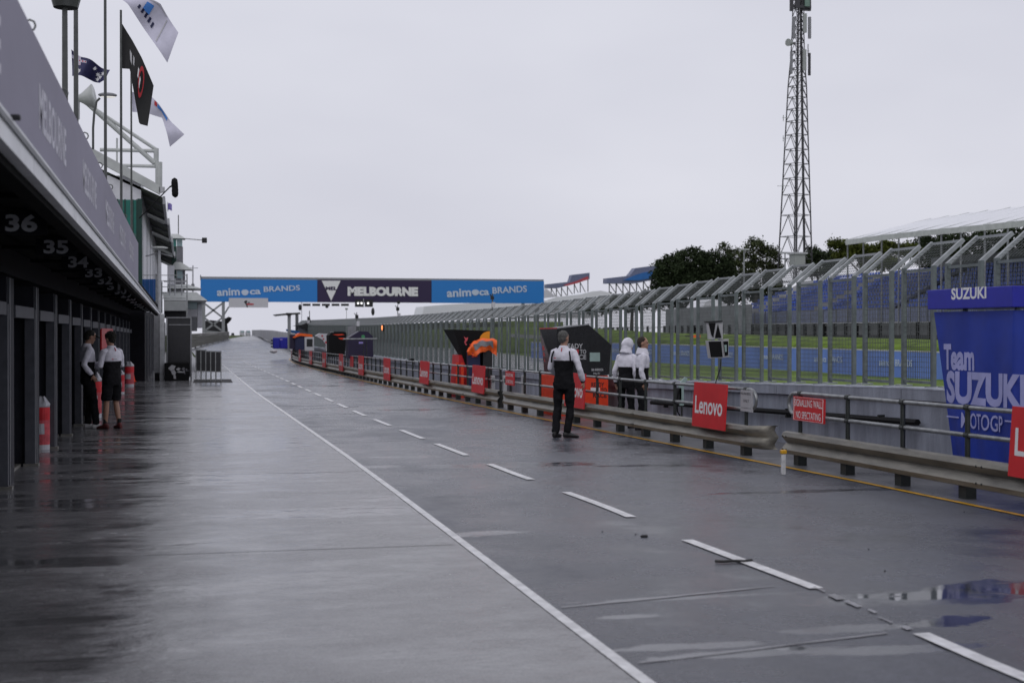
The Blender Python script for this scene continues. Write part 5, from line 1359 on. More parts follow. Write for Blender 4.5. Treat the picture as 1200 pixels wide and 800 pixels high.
# ---- trees
def tree(label, px, base, trunk_top, crown, y, m, nleaf, leaf=.38, seed=1, name='tree', gappy=.0):
    """crown: list of (px, py, rx_px, ry_px) lobes"""
    rn = random.Random(seed); B = ony(px, base, y); Tt = ony(px, trunk_top, y); s = y / F * 1.03
    t = empty(name, B, label, 'tree', None)
    mb = MB(); mb.tube([B - Vector((0, 0, 3)), B.lerp(Tt, .4) + Vector((.15, 0, 0)), Tt], .38 * (y / 230), 8, .12)
    lobes = [(ony(cx, cy_, y), rx * s, ry * s) for cx, cy_, rx, ry in crown]
    for c, rx, rz in lobes:
        st_ = B.lerp(Tt, rn.uniform(.45, 1)); mb.tube([st_, st_.lerp(c, .55) + Vector((0, 0, -.3)), c + Vector((0, 0, rz * .4))], .14, 6, .03)
        for _ in range(3): mb.tube([st_.lerp(c, .6), c + Vector((rn.uniform(-rx, rx) * .8, rn.uniform(-1, 1) * rx * .5, rn.uniform(-.1, .9) * rz))], .06, 5, .02)
    mb.build('trunk', 'bark', t)
    for c, rx, rz in list(lobes):
        for _ in range(3):
            a_ = rn.uniform(-.3, math.pi + .3); lobes.append((c + Vector((math.cos(a_) * rx * .95, rn.uniform(-1, 1), math.sin(a_) * rz * .95)), rx * rn.uniform(.18, .34), rz * rn.uniform(.18, .38)))
    tot = sum(rx * rz for _, rx, rz in lobes); lv = MB()
    for c, rx, rz in lobes:
        nc = max(3, int((1.0 if 'gaps' in label else 1.5) * nleaf * rx * rz / tot / 16))
        for _ in range(nc):
            while True:
                v = Vector((rn.uniform(-1, 1), rn.uniform(-1, 1), rn.uniform(-1, 1)))
                if .12 < v.length < 1: break
            v = v.normalized() * (v.length ** (.55)) ; cc = c + Vector((v.x * rx, v.y * rx * .8, v.z * rz)); cr_ = rn.uniform(.5, 1.1) * leaf * 2.3; leaf_ = leaf * 1.35
            for _ in range(16):
                d = Vector((rn.gauss(0, .5), rn.gauss(0, .5), rn.gauss(0, .4))) * cr_; p = cc + d
                a = Vector((rn.uniform(-1, 1), rn.uniform(-1, 1), rn.uniform(-1, 1))).normalized(); b = a.cross(Vector((rn.uniform(-1, 1), rn.uniform(-1, 1), rn.uniform(-1, 1)))).normalized(); l = leaf_ * rn.uniform(.45, 1.1)
                lv.add([p - a * l * .5, p + b * l * .3, p + a * l * .5, p - b * l * .3], [(0, 1, 2, 3)])
    lv.build('crown', m, t, fix=False)
tree('broad dark domed tree, left of the lattice mast', 812, 352, 325, [(790, 320, 22, 22), (812, 312, 24, 22), (835, 314, 22, 20), (775, 330, 12, 12), (850, 325, 15, 16), (812, 332, 32, 14)], 232, 'leaf_dark', 17000, .42, 11)
tree('looser dark tree with gaps of sky, directly left of the lattice mast', 885, 350, 322, [(860, 302, 13, 10), (883, 293, 15, 12), (900, 303, 14, 14), (872, 318, 18, 14), (905, 320, 12, 12), (850, 292, 5, 5), (892, 332, 22, 12)], 236, 'leaf_mid', 12500, .36, 12)
tree('dark shrubby tree right behind the lattice mast', 958, 340, 318, [(952, 300, 9, 10), (965, 302, 12, 9), (978, 304, 10, 9), (958, 314, 22, 10)], 240, 'leaf_dark', 6000, .36, 13)
tree('yellow green layered tree under the left end of the canopy', 1010, 345, 300, [(982, 286, 11, 4), (1000, 290, 16, 6), (1022, 296, 18, 7), (1040, 290, 14, 6), (990, 300, 14, 6), (1062, 294, 14, 7), (1030, 308, 26, 8)], 205, 'leaf_yellow', 11000, .36, 14)
tree('dark tree behind the grandstand canopy at the right', 1100, 350, 300, [(1085, 292, 22, 14), (1120, 286, 26, 14), (1155, 285, 24, 14), (1190, 282, 24, 16), (1110, 306, 40, 12), (1170, 304, 36, 12)], 210, 'leaf_dark', 12000, .42, 15)
tree('far dark trees row showing through the fence below the marquee', 740, 372, 350, [(700, 362, 18, 6), (735, 356, 22, 9), (770, 350, 20, 12), (800, 350, 26, 12), (850, 345, 26, 14), (900, 345, 26, 12)], 238, 'leaf_dark', 9000, .42, 16)
tree('low olive bushes on the bank beyond the race track', 600, 395, 388, [(560, 384, 14, 3.5), (590, 385, 16, 4), (625, 386, 20, 4.5), (480, 386, 10, 3), (520, 384, 14, 3)], 190, 'leaf_mid', 5000, .30, 17, name='bush')
# grey tyre/armco strip on the far side of the race track
for pts, yy_, lab in (([(600, 391), (655, 394), (720, 398), (720, 402), (655, 398.5), (600, 395)], 128, 'grey barrier line on the grass left of the blue hoarding'),):
    t = empty('trackside_barrier', ony(*pts[0], yy_), lab, 'barrier'); fpoly(t, pts, yy_, .4, 'barrier_wall', 'far_barrier')

# ================================================================== GANTRY over the lane
GYD = 285.0
A = lambda px, py: ony(px, py, GYD)
ga = empty('banner_gantry', A(250, 398), 'wide banner gantry spanning the lane and the track, blue and dark purple', 'gantry')
def gb(p0, p1, t0, t1, n, m, dy=0, d=1.2): a, b = A(p0, t1), A(p1, t0); return MB().box(a.x, b.x, GYD + dy, GYD + dy + d, a.z, b.z).build(n, m, ga)
gb(235, 371.7, 328, 353.3, 'blue_banner', 'gantry_blue'); gb(372, 505.5, 328.6, 354, 'purple_banner', 'gantry_purple'); gb(505.8, 637.5, 329.4, 354.8, 'blue_banner', 'gantry_blue')
gb(235, 637.5, 327.4, 328.3, 'top_edge', 'truss', .2, .8)
def gt(s_, p0, p1, t, b, m, bold=.03, tilt=0, shear=0, name='lettering'):
    c = A((p0 + p1) / 2, (t + b) / 2); w = abs(A(p1, t).x - A(p0, t).x); h = abs(A(p0, t).z - A(p0, b).z)
    return text(s_, m, ga, c, (1, 0, tilt), (-tilt, 0, 1), h, w, bold=bold, thick=.08, shear=shear, name=name)
gt('anim', 254, 281, 337.6, 346.5, 'gantry_print', .03, .04); gt('ca', 292.5, 305.5, 339.5, 345, 'gantry_print', .03, .04); gt('BRANDS', 309, 351.5, 334.8, 341.2, 'gantry_print', .02, .05)
gt('anim', 523.5, 552, 338.2, 347.8, 'gantry_print', .03, .05); gt('ca', 561.5, 573, 340, 346, 'gantry_print', .03, .05); gt('BRANDS', 577, 617.5, 335.5, 343.2, 'gantry_print', .02, .06)
gt('MELBOURNE', 407.5, 490, 336, 347, 'print_white', .07)
def gpoly(pts, n, m, dy=-.1): return MB().prism([A(a, b) + Vector((0, dy, 0)) for a, b in pts], (0, .05, 0)).build(n, m, ga)
gpoly([(377, 328.9), (399, 328.9), (388, 352.5)], 'white_triangle', 'print_white'); gt('MEL', 381.5, 395, 335.8, 340, 'gantry_purple', .05).location.y -= .05
for cx in (287, 557): MB().prism([A(cx + 4.3 * math.cos(t), 342 + (2.8 if math.sin(t) > 0 else 4.2) * -math.sin(t)) + Vector((0, -.1, 0)) for t in np.linspace(0, 2 * math.pi, 17)[:-1]], (0, .05, 0)).build('dog_mark', 'gantry_print', ga)
gb(268, 314, 349.3, 360.2, 'white_panel', 'far_white', -.5, .2)
swirl(ga, A(289, 0).x, GYD - .52, A(0, 354.8).z, .72, 'black')
a, b = A(289, 357.2), A(297, 355.6); MB().box(a.x, b.x, GYD - .56, GYD - .52, a.z, b.z).build('red_print', 'flag_red', ga)
for p in (354.8, 366, 377.3, 388.6, 399.7): gb(p, p + 9, 355.8, 358.4, 'light_box', 'black', -.3, .5)
for p in (416, 427.5): gb(p, p + 9.2, 351, 359.5, 'camera_box', 'black', -.4, .6)
for p, m in ((418.5, 'white_light'), (422.5, 'white_light'), (430.2, 'white_light')): 
    c = A(p + .8, 355.3); MB().cyl(c + Vector((0, -.55, 0)), c + Vector((0, -.40, 0)), .22, n=10).build('lamp', m, ga)
gb(425.5, 426.3, 350, 360, 'bracket', 'column_light', -.2, .2)
for px, t0, b0_ in ((351.5, 356, 364), (383, 358, 361), (437, 360, 370), (467, 352, 356.5)):
    c = A(px, (t0 + b0_) / 2); MB().ell(c, .35, .3, abs(A(0, t0).z - A(0, b0_).z) / 2, 8, 6).build('hanging_camera', 'black', ga)
MB().cyl(A(353.5, 354), A(353.5, 385), .05).build('cable', 'tower_grey', ga)
for p0, p1 in ((237, 240.5), (260, 263.5)): gb(p0, p1, 353.5, 400, 'leg', 'truss', .2, .6)
for (a, b) in (((239, 355), (261, 372)), ((261, 355), (239, 372)), ((239, 372), (261, 388)), ((261, 372), (239, 388)), ((239, 388), (261, 390))): MB().bar(A(*a) + Vector((0, .5, 0)), A(*b) + Vector((0, .5, 0)), .35).build('brace', 'truss', ga)
gb(628, 632, 355, 392, 'leg', 'truss', .2, .6); gb(612, 615, 355, 392, 'leg', 'truss', .2, .6)
MB().cyl(A(235, 328), A(235, 322), .08).build('aerial', 'pole_dark', ga)
MB().bar(A(263, 368), A(268, 359.5), .3).bar(A(268, 359.6), A(271, 359), .3).build('side_arm', 'truss', ga)
# dark hedge / shelter behind the left leg
hg = empty('dark_shelter', A(250, 392), 'dark low shelter with a camera operator hut behind the left gantry leg', 'shelter')
y = 300
fpoly(hg, [(238, 391), (238, 376), (247, 375), (266, 377), (267.5, 391)], y, 3, 'hut', 'black')
fpoly(hg, [(263, 379), (263, 373.5), (268, 371), (272, 372.5), (270, 376), (267, 379)], y - .5, 1, 'camera_hood', 'matte_black')
# stacked guard rail at the left of the lane
gl = empty('stacked_guard_rail', (farL[0].x, farL[0].y, g(farL[0].y)), 'five high stacked guard rail along the left side of the far lane', 'guard rail')
pth = [G(215, 411.5), G(225, 408.5), G(240, 404.5), G(255, 401), G(268, 397.3)]
tops_ = [390.9, 390.6, 390, 389.1, 388.4]
for r_ in range(6):
    mb = MB(); rows = []
    for p, tpx in zip(pth, tops_):
        pxl = proj(p)[0]; zt_ = ony(pxl, tpx, p.y).z; hh = (zt_ - p.z - .1) / 6; z0 = p.z + .1 + hh * r_
        rows.append([(p.x - .0, p.y, z0 + hh * .02), (p.x + .16, p.y, z0 + hh * .22), (p.x + .16, p.y, z0 + hh * .42), (p.x, p.y, z0 + hh * .5), (p.x + .16, p.y, z0 + hh * .60), (p.x + .16, p.y, z0 + hh * .78), (p.x, p.y, z0 + hh * .96)])
    mb.grid(rows).build('rail_beam', 'rail_metal', gl, fix=False)
for i in range(10):
    t = i / 9 * 4; k = min(3, int(t)); p = pth[k].lerp(pth[k + 1], t - k); MB().box(p.x - .25, p.x - .06, p.y - .1, p.y + .1, p.z - .1, p.z + 1.35).build('post', 'dark_post', gl)
# far barrier with fence right of the lane, vans, horizon objects
fb = empty('far_barrier', G(320, 402), 'pale concrete barrier with fence closing off the far end of the lane', 'barrier')
bp = [(295, 393.6, 386.6, 385), (305, 395, 386.5, 300), (310, 397.2, 386.7, 262), (318, 400.8, 387, 220), (326, 404, 388.4, 185), (337, 406, 389.8, 160), (352, 409, 391, 135)]
for (a, b) in zip(bp[:-1], bp[1:]):
    A0, B0 = ony(a[0], a[1], a[3]), ony(b[0], b[1], b[3]); A1, B1 = ony(a[0], a[2], a[3]), ony(b[0], b[2], b[3])
    MB().prism([A0, B0, B1, A1], (.4, .2, 0)).build('barrier_wall', 'far_barrier', fb)
for px, yy_, nm, m, lab in ((284, 360, 'parked_van', 'far_white', 'left one of the two white vans at the far end of the lane'), (291, 360, 'parked_van', 'far_white', 'right one of the two white vans at the far end of the lane'), (273, 370, 'parked_car', 'tower_grey', 'grey car at the far end of the lane near the stacked guard rail')):
    v = empty(nm, ony(px, 393, yy_), lab, 'van' if 'van' in nm else 'car')
    w = 2.6 if 'van' in nm else 1.6; t0 = 387.2 if 'van' in nm else 390
    fpoly(v, [(px - w, 392.8), (px - w, t0 + 1.5), (px - w * .8, t0), (px + w * .8, t0), (px + w, t0 + 1.5), (px + w, 392.8)], yy_, 4, 'body', m)
    fbox(v, px - w * .75, px + w * .75, t0 + .6, t0 + 2.2, yy_ - .05, .04, 'windscreen', 'glass_pale' if 'van' in nm else 'screen_black')
    for s_ in (-1, 1): fbox(v, px + s_ * w * .7 - .35, px + s_ * w * .7 + .35, 392.3, 393.4, yy_ - .1, .3, 'wheel', 'rubber')
# little antennas and weather masts above the fence
for px, t0, b0_, yy_, lab in ((466, 357, 372, 70, 'thin black camera pole above the fence left of the bull stand'), (577, 344, 366, 45, 'camera pole with white box above the bull stand'), (418, 366, 380, 66, 'pole with dark lamp and white box above the purple stand'), (406, 362, 372, 80, 'faint thin weather mast above the far fence')):
    am = empty('camera_pole', ony(px, 392, yy_), lab, 'pole')
    if 'faint' in lab:
        MB().cyl(ony(px, 392, yy_), ony(px, t0, yy_), .012).build('pole', 'antenna', am); MB().cyl(ony(px, t0 + 1, yy_), ony(px, t0 - 1, yy_), .08).build('head', 'antenna', am); continue
    MB().cyl(ony(px, 392, yy_), ony(px, t0, yy_), .02).build('pole', 'pole_dark', am)
    fbox(am, px - 1.5, px + 2.0, t0 + 3, t0 + 7, yy_ - .05, .1, 'camera', 'black'); fbox(am, px - .2, px + 3.4, t0 + 10, t0 + 16, yy_ - .05, .1, 'white_box', 'far_white')
    MB().bar(ony(px - 3, t0 + 1, yy_), ony(px + 1, t0 + 5, yy_), .03).build('arm', 'black', am)
# rubbish on the lane
p = G(858, 659.5); t = MB(); 
rr = [G(838, 659.3), G(848, 659.8), G(860, 659.0), G(872, 659.2), G(881, 658.2)]
t.tube([Vector((q.x, q.y, q.z + .014)) for q in rr], .012, 6, flat=.9); o = t.build('rubber_strip', 'rubber', loc=p); tag(o, 'dark strip of rubber lying across the nearest whole lane dash', 'debris')
rnd2 = random.Random(5)
p = G(755, 629); t = MB().ell((p.x, p.y, p.z + .008), .035, .022, .013, 8, 5); o = t.build('pebble', 'rubber', loc=p); tag(o, 'largest dark clod lying on the lane left of the dashes', 'debris')
mb = MB()
for px, py in ((706, 623), (745, 626), (1018, 644), (1037, 669), (640, 545), (1130, 600)):
    q = G(px, py); mb.ell((q.x, q.y, q.z + .004), .008, .008, .005, 6, 4)
o = mb.build('grit', 'rubber'); tag(o, 'crumbs of grit scattered on the wet lane', kind='stuff')
# ================================================================== PEOPLE
clouds = bpy.data.textures.new('cloth_folds', 'CLOUDS'); clouds.noise_scale = .13; clouds.noise_depth = 2
hairtex = bpy.data.textures.new('hair_tufts', 'CLOUDS'); hairtex.noise_scale = .025
def soft(o, vox=.012, disp=0, tex=None, sub=0):
    m = o.modifiers.new('remesh', 'REMESH'); m.mode = 'VOXEL'; m.voxel_size = vox; m.use_smooth_shade = True
    s = o.modifiers.new('smooth', 'SMOOTH'); s.iterations = 4; s.factor = .5
    if disp:
        d = o.modifiers.new('folds', 'DISPLACE'); d.texture = tex or clouds; d.strength = disp; d.mid_level = .5; d.texture_coords = 'LOCAL'
    return o
def person(loc, rz, sc_, label, P, S, group=None):
    t = empty('person', loc, label, 'person', group, rz=rz); t.scale = (sc_, sc_, sc_)
    V = Vector
    lean = P.get('lean', 0.0); side = P.get('side', 0.0)
    def sh(p):   # lean of the trunk above the pelvis
        p = V(p); k = max(0, p.z - .95); return V((p.x + side * k, p.y + lean * k, p.z - .35 * abs(lean) * k * .3))
    def ring(z, rx, ry, cy=0, n=20, sq=2.4):
        r = []
        for i in range(n):
            a = 2 * math.pi * i / n; c, s = math.cos(a), math.sin(a)
            r.append(sh((rx * math.copysign(abs(c) ** (2 / sq), c), cy + ry * math.copysign(abs(s) ** (2 / sq), s), z)))
        return r
    b = P.get('bulk', 1.0)
    hipc = V((0, 0, .93))
    arms = {}; legs = {}
    for k, sx in (('l', -1), ('r', 1)):
        sd = sh((sx * .168 * b, 0, 1.425)); el = P.get('el_' + k); wr = P.get('wr_' + k)
        el = sh(el) if el else sh((sx * .25, -.02, 1.14)); wr = sh(wr) if wr else sh((sx * .27, .07, .90))
        arms[k] = (sd, el, wr)
        hp = V((sx * .095, 0, .90)); kn = V(P.get('kn_' + k, (sx * .11, .02, .49))); an = V(P.get('an_' + k, (sx * .12, -.02, .09))); legs[k] = (hp, kn, an, P.get('toe_' + k, sx * .2))
    # head frame
    hy, hp_ = P.get('head_yaw', 0), P.get('head_pitch', 0)
    nb = sh((0, 0, 1.50)); HR = Matrix.Rotation(-hy, 3, 'Z') @ Matrix.Rotation(-hp_, 3, 'X')
    hd = lambda p: nb + HR @ (V(p) - V((0, 0, 1.50)))
    # --- body: one continuous skin surface
    mb = MB()
    mb.loft([ring(z, rx * b, ry) for z, rx, ry in ((.84, .12, .09), (.95, .15, .10), (1.1, .14, .095), (1.25, .155, .10), (1.38, .165, .10), (1.46, .13, .08), (1.50, .06, .06))])
    mb.tube([sh((0, 0, 1.44)), hd((0, .005, 1.54)), hd((0, .01, 1.62))], [.062, .056, .055], 12)
    mb.ell(hd((0, -.005, 1.685)), .076, .096, .098, 16, 12, HR); mb.ell(hd((0, .035, 1.625)), .056, .062, .068, 14, 10, HR)
    mb.loft([[hd((dx * w, y_, z)) for dx in (-1, 0, 1)] + [hd((0, y_ - .03, z))] for z, w, y_ in ((1.685, .008, .092), (1.655, .013, .112), (1.64, .018, .108), (1.632, .014, .095))])
    mb.ell(hd((0, .088, 1.603)), .026, .014, .007, 10, 6, HR); mb.ell(hd((0, .080, 1.575)), .024, .020, .018, 10, 6, HR)
    mb.ell(hd((0, .084, 1.695)), .050, .012, .010, 10, 6, HR)
    for sx in (-1, 1): mb.ell(hd((sx * .079, -.002, 1.655)), .010, .022, .034, 10, 8, HR)
    for k in 'lr':
        sd, el, wr = arms[k]; mb.tube([sd, sd.lerp(el, .5), el, el.lerp(wr, .4), wr], [.052, .047, .040, .040, .028], 10)
        d = (wr - el).normalized(); hand_dir = V(P.get('hd_' + k, d)).normalized(); a_, b_ = frame(hand_dir); sx = -1 if k == 'l' else 1
        pn = V(P.get('pn_' + k, (sx * -1, .1, 0))).normalized(); wd = hand_dir.cross(pn).normalized(); pn = wd.cross(hand_dir).normalized()
        pc = wr + hand_dir * .045
        rg = []
        for t_, w_, th in ((-.04, .026, .018), (0, .036, .016), (.045, .041, .014)): rg.append([pc + hand_dir * t_ + wd * (w_ * math.cos(a)) + pn * (th * math.sin(a)) for a in np.linspace(0, 2 * math.pi, 11)[:-1]])
        mb.loft(rg)
        for i, (off, ln_) in enumerate(((-.030, .068), (-.010, .078), (.010, .073), (.029, .058))):
            s0 = pc + hand_dir * .04 + wd * off; cu = P.get('curl', .5)
            m1_ = s0 + (hand_dir + pn * cu * .6).normalized() * ln_ * .5; m2_ = m1_ + (hand_dir + pn * cu * 2.2).normalized() * ln_ * .5
            mb.tube([s0, m1_, m2_], [.0095, .009, .0075], 7)
        th0 = pc - hand_dir * .015 - wd * .03; th1 = th0 + (hand_dir * .6 - wd * .8 + pn * .5).normalized() * .035; mb.tube([th0, th1, th1 + (hand_dir + pn * .5).normalized() * .03], [.013, .011, .009], 7)
        hp, kn, an, toe = legs[k]
        mb.tube([hp, hp.lerp(kn, .45), kn, kn.lerp(an, .35), an], [.082, .072, .052, .054, .036], 12)
    soft(mb.build('body', 'skin', t, local=True), .0095)
    for sx in (-1, 1):
        MB().ell(hd((sx * .031, .086, 1.672)), .012, .009, .007, 8, 6, HR).build('eye', 'hair_black', t, local=True, smooth=True)
    # --- trousers / shorts
    short = S.get('shorts')
    mb = MB(); mb.loft([ring(z, rx * b, ry) for z, rx, ry in ((.80, .145, .115), (.88, .170, .125), (.97, .165, .120), (1.02, .158, .115))])
    for k in 'lr':
        hp, kn, an, toe = legs[k]
        if short: mb.tube([hp + V((0, 0, .02)), hp.lerp(kn, .5), kn + V((0, 0, .03))], [.098, .098, .092], 14)
        else: mb.tube([hp + V((0, 0, .02)), hp.lerp(kn, .45), kn, kn.lerp(an, .5), an + V((0, -.005, -.005))], [.094, .086, .070, .066, .060], 14)
    soft(mb.build('shorts' if short else 'trousers', 'cloth_black', t, local=True), .013, .040)
    # --- shoes
    for k in 'lr':
        hp, kn, an, toe = legs[k]; f = V((math.sin(toe), math.cos(toe), 0)); z0 = an.z - .09
        mb = MB(); pts = [an - f * .075, an - f * .03, an + f * .06, an + f * .14, an + f * .195]; rr = [(.032, .045), (.042, .055), (.044, .042), (.046, .030), (.030, .018)]
        w = f.cross(V((0, 0, 1)))
        mb.loft([[V((p.x, p.y, z0)) + w * (r_[0] * math.cos(a)) + V((0, 0, r_[1] * (1 + math.sin(a)))) for a in np.linspace(0, 2 * math.pi, 13)[:-1]] for p, r_ in zip(pts, rr)])
        mb.tube([an + V((0, 0, -.03)), an + V((0, 0, .03))], .042, 10)
        soft(mb.build('shoe', S.get('shoe', 'shoe_black'), t, local=True), .010)
        mb = MB(); mb.loft([[V((p.x, p.y, z0 + zz)) + w * ((r_[0] + .004) * math.cos(a)) + f * (.01 * math.sin(a)) for a in np.linspace(0, 2 * math.pi, 9)[:-1]] for p, r_, zz in zip([pts[1], pts[1]], [rr[1], rr[1]], (0, .018))])
        if short: 
            mb = MB().tube([an + V((0, 0, .0)), an + V((0, 0, .10))], [.042, .041], 10); soft(mb.build('sock', 'sock_black', t, local=True), .010)
    # --- jacket
    split = P.get('split', 1.27)
    mb = MB(); mb.loft([ring(z, rx * b, ry, cy) for z, rx, ry, cy in ((.90, .168, .125, 0), (.97, .170, .127, 0), (1.08, .155, .118, 0), (1.2, .166, .124, 0), (split + .03, .178, .128, 0))])
    soft(mb.build('jacket', 'cloth_black', t, local=True), .013, .034)
    mb = MB(); mb.loft([ring(z, rx * b, ry, cy) for z, rx, ry, cy in ((split, .181, .131, 0), (1.36, .184, .130, 0), (1.42, .172, .115, 0), (1.465, .125, .092, 0), (1.50, .078, .074, 0), (1.535, .068, .068, .005))])
    soft(mb.build('yoke', 'jersey_white', t, local=True), .012, .016)
    for k in 'lr':
        sd, el, wr = arms[k]; sx = -1 if k == 'l' else 1
        mb = MB(); mb.tube([sd - V((sx * .05, 0, -.01)), sd + V((0, 0, .0)), sd.lerp(el, .5), el, el.lerp(wr, .5), wr.lerp(el, .06)], [.060, .066, .060, .053, .050, .042], 14)
        soft(mb.build('sleeve', 'jersey_white', t, local=True), .012, .034)
        mb = MB(); mb.tube([wr.lerp(el, .16), wr.lerp(el, -.02)], [.044, .041], 12); soft(mb.build('cuff', 'cloth_black', t, local=True), .011)
        st_ = MB(); c0 = sd + V((-sx * .045, -.085, -.16)); 
        if S.get('piping') : st_.tube([sd + V((-sx * .03, -.105, .02)), sd + V((-sx * .005, -.135, -.08)), sd + V((-sx * .0, -.135, -.17))], .014, 6); st_.build('arm_piping', 'cloth_black', t, local=True, smooth=True)
    if S.get('logo'):
        for dx, w_, m_ in ((-.105, .018, 'flag_red'), (-.06, .020, 'print_grey'), (-.02, .018, 'print_grey')):
            q = sh((dx, -.150, split + .05)); MB().box(q.x - w_, q.x + w_, q.y - .003, q.y + .001, q.z - .007, q.z + .007).build('back_print', m_, t, local=True)
        MB().tube([sh((0, -.118, 1.44)), sh((0, -.088, 1.50))], .008, 6).build('red_seam', 'flag_red', t, local=True)
    # --- hair, hood or cap
    if S.get('hood'):
        mb = MB(); mb.ell(hd((0, -.018, 1.685)), .100, .122, .118, 18, 12, HR); mb.ell(hd((0, -.085, 1.665)), .055, .075, .07, 14, 10, HR); mb.ell(hd((0, -.055, 1.59)), .088, .085, .10, 14, 10, HR)
        mb.tube([hd((0, -.03, 1.49)), hd((0, -.03, 1.60))], [.13, .092], 14); soft(mb.build('hood', 'jersey_white', t, local=True), .012, .016)
    else:
        mb = MB(); mb.ell(hd((0, -.020, 1.700)), .083, .095, .090, 18, 12, HR); mb.ell(hd((0, -.045, 1.655)), .076, .066, .080, 14, 10, HR)
        if S.get('curly'): mb.ell(hd((0, -.02, 1.72)), .098, .108, .085, 16, 10, HR)
        soft(mb.build('hair', S.get('hair', 'hair_brown'), t, local=True), .008, .018 if not S.get('curly') else .045, hairtex)
        if S.get('cap'):
            MB().tube([hd((0, .06, 1.725)), hd((0, .17, 1.712))], [.07, .055], 12, flat=.12).build('cap_peak', 'hair_black', t, local=True, smooth=True)
    if S.get('collar'):
        mb = MB(); mb.tube([sh((0, -.01, 1.45)), hd((0, -.012, 1.535)), hd((0, -.01, 1.575))], [.135, .098, .088], 16); soft(mb.build('collar', 'jersey_white', t, local=True), .012, .012)
    if S.get('lanyard'): MB().tube([sh((.05, .12, 1.42)), sh((.02, .15, 1.25)), sh((.0, .145, 1.14))], .006, 5).build('lanyard', 'cloth_black', t, local=True)
    return t
# man in the lane, seen from behind, about to walk off to the right
q = G(661, 512.5)
person(q, -.62, 1.0, 'man in white and black team jacket and black trousers walking in the pit lane', dict(
    an_l=(-.13, -.06, .09), kn_l=(-.12, .03, .49), an_r=(.06, .0, .09), kn_r=(.09, .05, .49), toe_l=.1, toe_r=1.15, head_yaw=.35, head_pitch=.02,
    el_r=(.29, -.03, 1.15), wr_r=(.30, .10, .93), hd_r=(.08, .2, -1), el_l=(-.26, .05, 1.16), wr_l=(-.20, .25, 1.02), lean=-.03, split=1.28, curl=.7), dict(hair='hair_grey', logo=True, piping=True))
# hooded one and the man in profile behind the rail
y = 25.0; x = ony(733.5, 400, y).x
person((x, y, g(y) - .02), -.85, .94, 'person with a white hood up standing behind the rail beside the angular black stand', dict(lean=.10, head_yaw=.5, head_pitch=.14, el_r=(.23, -.06, 1.15), wr_r=(.20, .06, .92), an_l=(-.12, -.05, .09), an_r=(.1, .03, .09), split=1.22), dict(hood=True))
y = 24.3; x = ony(752, 400, y).x
person((x, y, g(y) - .02), -1.75, .955, 'dark haired man in white-collared jacket facing right behind the rail', dict(lean=.04, head_yaw=.28, head_pitch=.02, el_r=(.22, -.05, 1.15), wr_r=(.20, .03, .91), hd_r=(0, .25, -1), an_l=(-.1, -.04, .09), an_r=(.1, .05, .09), split=1.20), dict(hair='hair_brown', collar=True))
# pair talking by the garages
y = 27.35; x = -1.64
person((x, y, g(y)), -1.28, 1.03, 'man leaning against the garage pier in white sleeved jacket, looking down', dict(lean=-.05, head_yaw=-.05, head_pitch=.42, bulk=1.05,
    el_r=(.24, -.12, 1.15), wr_r=(.22, .02, .96), el_l=(-.22, .10, 1.14), wr_l=(-.05, .33, 1.16), hd_l=(.2, 1, .1), pn_l=(0, 0, 1), an_l=(-.11, .03, .09), an_r=(.09, .12, .09), kn_l=(-.1, .04, .49), kn_r=(.09, .08, .49), toe_l=-.15, toe_r=.15, split=1.20), dict(hair='hair_black', shoe='shoe_white', cap=True))
y2 = y - .1; x2 = ony(131, 400, y2).x
person((x2, y2, g(y2)), .75, 1.0, 'curly haired person in black shorts with bare calves facing the leaning man', dict(lean=.02, head_yaw=-.1, head_pitch=.18, bulk=1.08,
    el_l=(-.25, .02, 1.17), wr_l=(-.16, .28, 1.13), hd_l=(.2, 1, .2), pn_l=(0, 0, 1), el_r=(.26, .02, 1.17), wr_r=(.14, .28, 1.14), hd_r=(-.2, 1, .2), pn_r=(0, 0, 1), an_l=(-.13, .03, .09), an_r=(.12, -.06, .09), toe_l=-.2, toe_r=.25, split=1.24), dict(hair='hair_black', shorts=True, curly=True, shoe='shoe_red', logo=True))
ph = empty('phone', (x + .36, y + .02, g(y) + 1.22), 'pale lit phone held between the two people by the garages', 'phone')
MB().box(x + .32, x + .46, y - .04, y + .04, g(y) + 1.225, g(y) + 1.237).build('case', 'black', ph); MB().box(x + .325, x + .455, y - .035, y + .035, g(y) + 1.238, g(y) + 1.240).build('display', 'display_pale', ph)
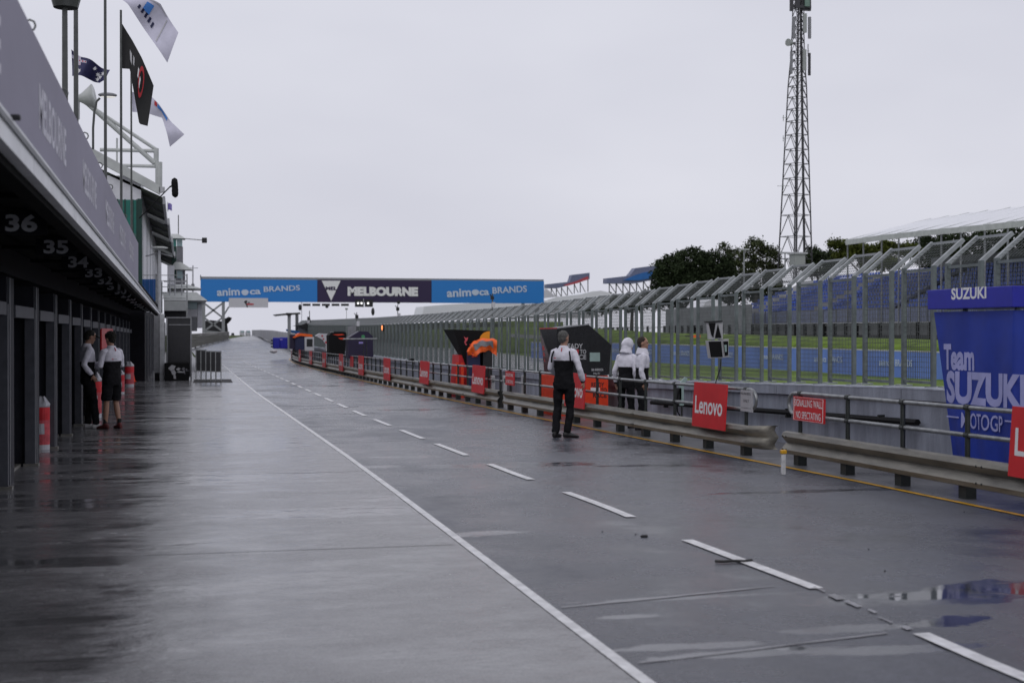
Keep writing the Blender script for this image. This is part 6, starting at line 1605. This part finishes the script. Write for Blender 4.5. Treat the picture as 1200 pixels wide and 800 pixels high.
# ================================================================== sub-parts: pieces that belong to a part of their thing
NEST = {'team_stand': [('lettering', ('cabinet', 'base_cabinet', 'header', 'fabric')), ('bull_print', ('cabinet',)), ('bull_head_print', ('cabinet',)), ('sun_print', ('cabinet',)), ('display', ('cabinet',)), ('red_block', ('cabinet',)), ('white_block', ('base_cabinet',)), ('side_print', ('cabinet',)), ('printed_line', ('fabric',)), ('red_stripe', ('cabinet',)), ('red_print', ('curved_panel',)), ('green_logo', ('cabinet',)), ('lilac_print', ('cabinet',))],
        'banner_gantry': [('lettering', ('blue_banner', 'purple_banner', 'white_triangle')), ('dog_mark', ('blue_banner',)), ('emblem', ('white_panel',)), ('red_print', ('white_panel',)), ('lamp', ('camera_box',))],
        'trackside_hoarding': [('lettering', ('board',)), ('top_edge', ('board',))], 'guard_rail': [('bolt', ('beam',)), ('end_loop', ('top_rail',))],
        'person': [('eye', ('body',)), ('hair', ('body',)), ('cap_peak', ('body',)), ('cuff', ('sleeve',)), ('arm_piping', ('sleeve',)), ('back_print', ('yoke',)), ('red_seam', ('yoke',)), ('collar', ('yoke',)), ('hood', ('yoke',))],
        'fascia_banner': [('lettering', ('banner_cloth',)), ('eyelet', ('top_rail',))], 'printed_crate': [('emblem', ('box',))], 'signal_board': [('black_field', ('lower_frame', 'upper_frame')), ('side_display', ('side_box',)), ('side_lamp', ('side_box',))],
        'padded_barrel': [('print_patch', ('printed_wrap',))], 'black_flag': [('print_band', ('cloth',)), ('print_patch', ('cloth',)), ('red_ring', ('cloth',))], 'national_flag': [('star', ('cloth',)), ('cross_white', ('cloth',)), ('cross_red', ('cloth',))], 'white_flag': [('blue_print', ('cloth',)), ('dark_line', ('cloth',)), ('dark_print', ('cloth',))],
        'crowd_barrier': [('mesh_panel', ('frame_leg',))], 'parked_van': [('windscreen', ('body',)), ('wheel', ('body',))]}
base = lambda n: n.split('.')[0]
kids = {}
for o in sc.objects:
    if o.parent: kids.setdefault(o.parent.name, []).append(o)
def centre(o): return sum((v.co for v in o.data.vertices), Vector()) / max(1, len(o.data.vertices))
def ctr_box(o):
    bb = [Vector(c) for c in o.bound_box]; return sum(bb, Vector()) / 8
for t in [o for o in sc.objects if o.parent is None and o.type == 'EMPTY' and base(o.name) in NEST]:
    ks = kids.get(t.name, [])
    for cn, pns in NEST[base(t.name)]:
        cand = [k for k in ks if base(k.name) in pns and k.location.length < 1e-6]
        if not cand: continue
        for k in ks:
            if base(k.name) != cn or k.parent != t: continue
            c = ctr_box(k)
            def dist(p):
                bb = [Vector(q) for q in p.bound_box]; lo = Vector([min(b[i] for b in bb) for i in range(3)]); hi = Vector([max(b[i] for b in bb) for i in range(3)])
                return sum(max(lo[i] - c[i], 0, c[i] - hi[i]) ** 2 for i in range(3)) + 1e-4 * (c - (lo + hi) / 2).length_squared
            p = min(cand, key=dist); k.parent = p
for o in sc.objects:
    if base(o.name) == 'wire_mesh': o['kind'] = 'stuff'
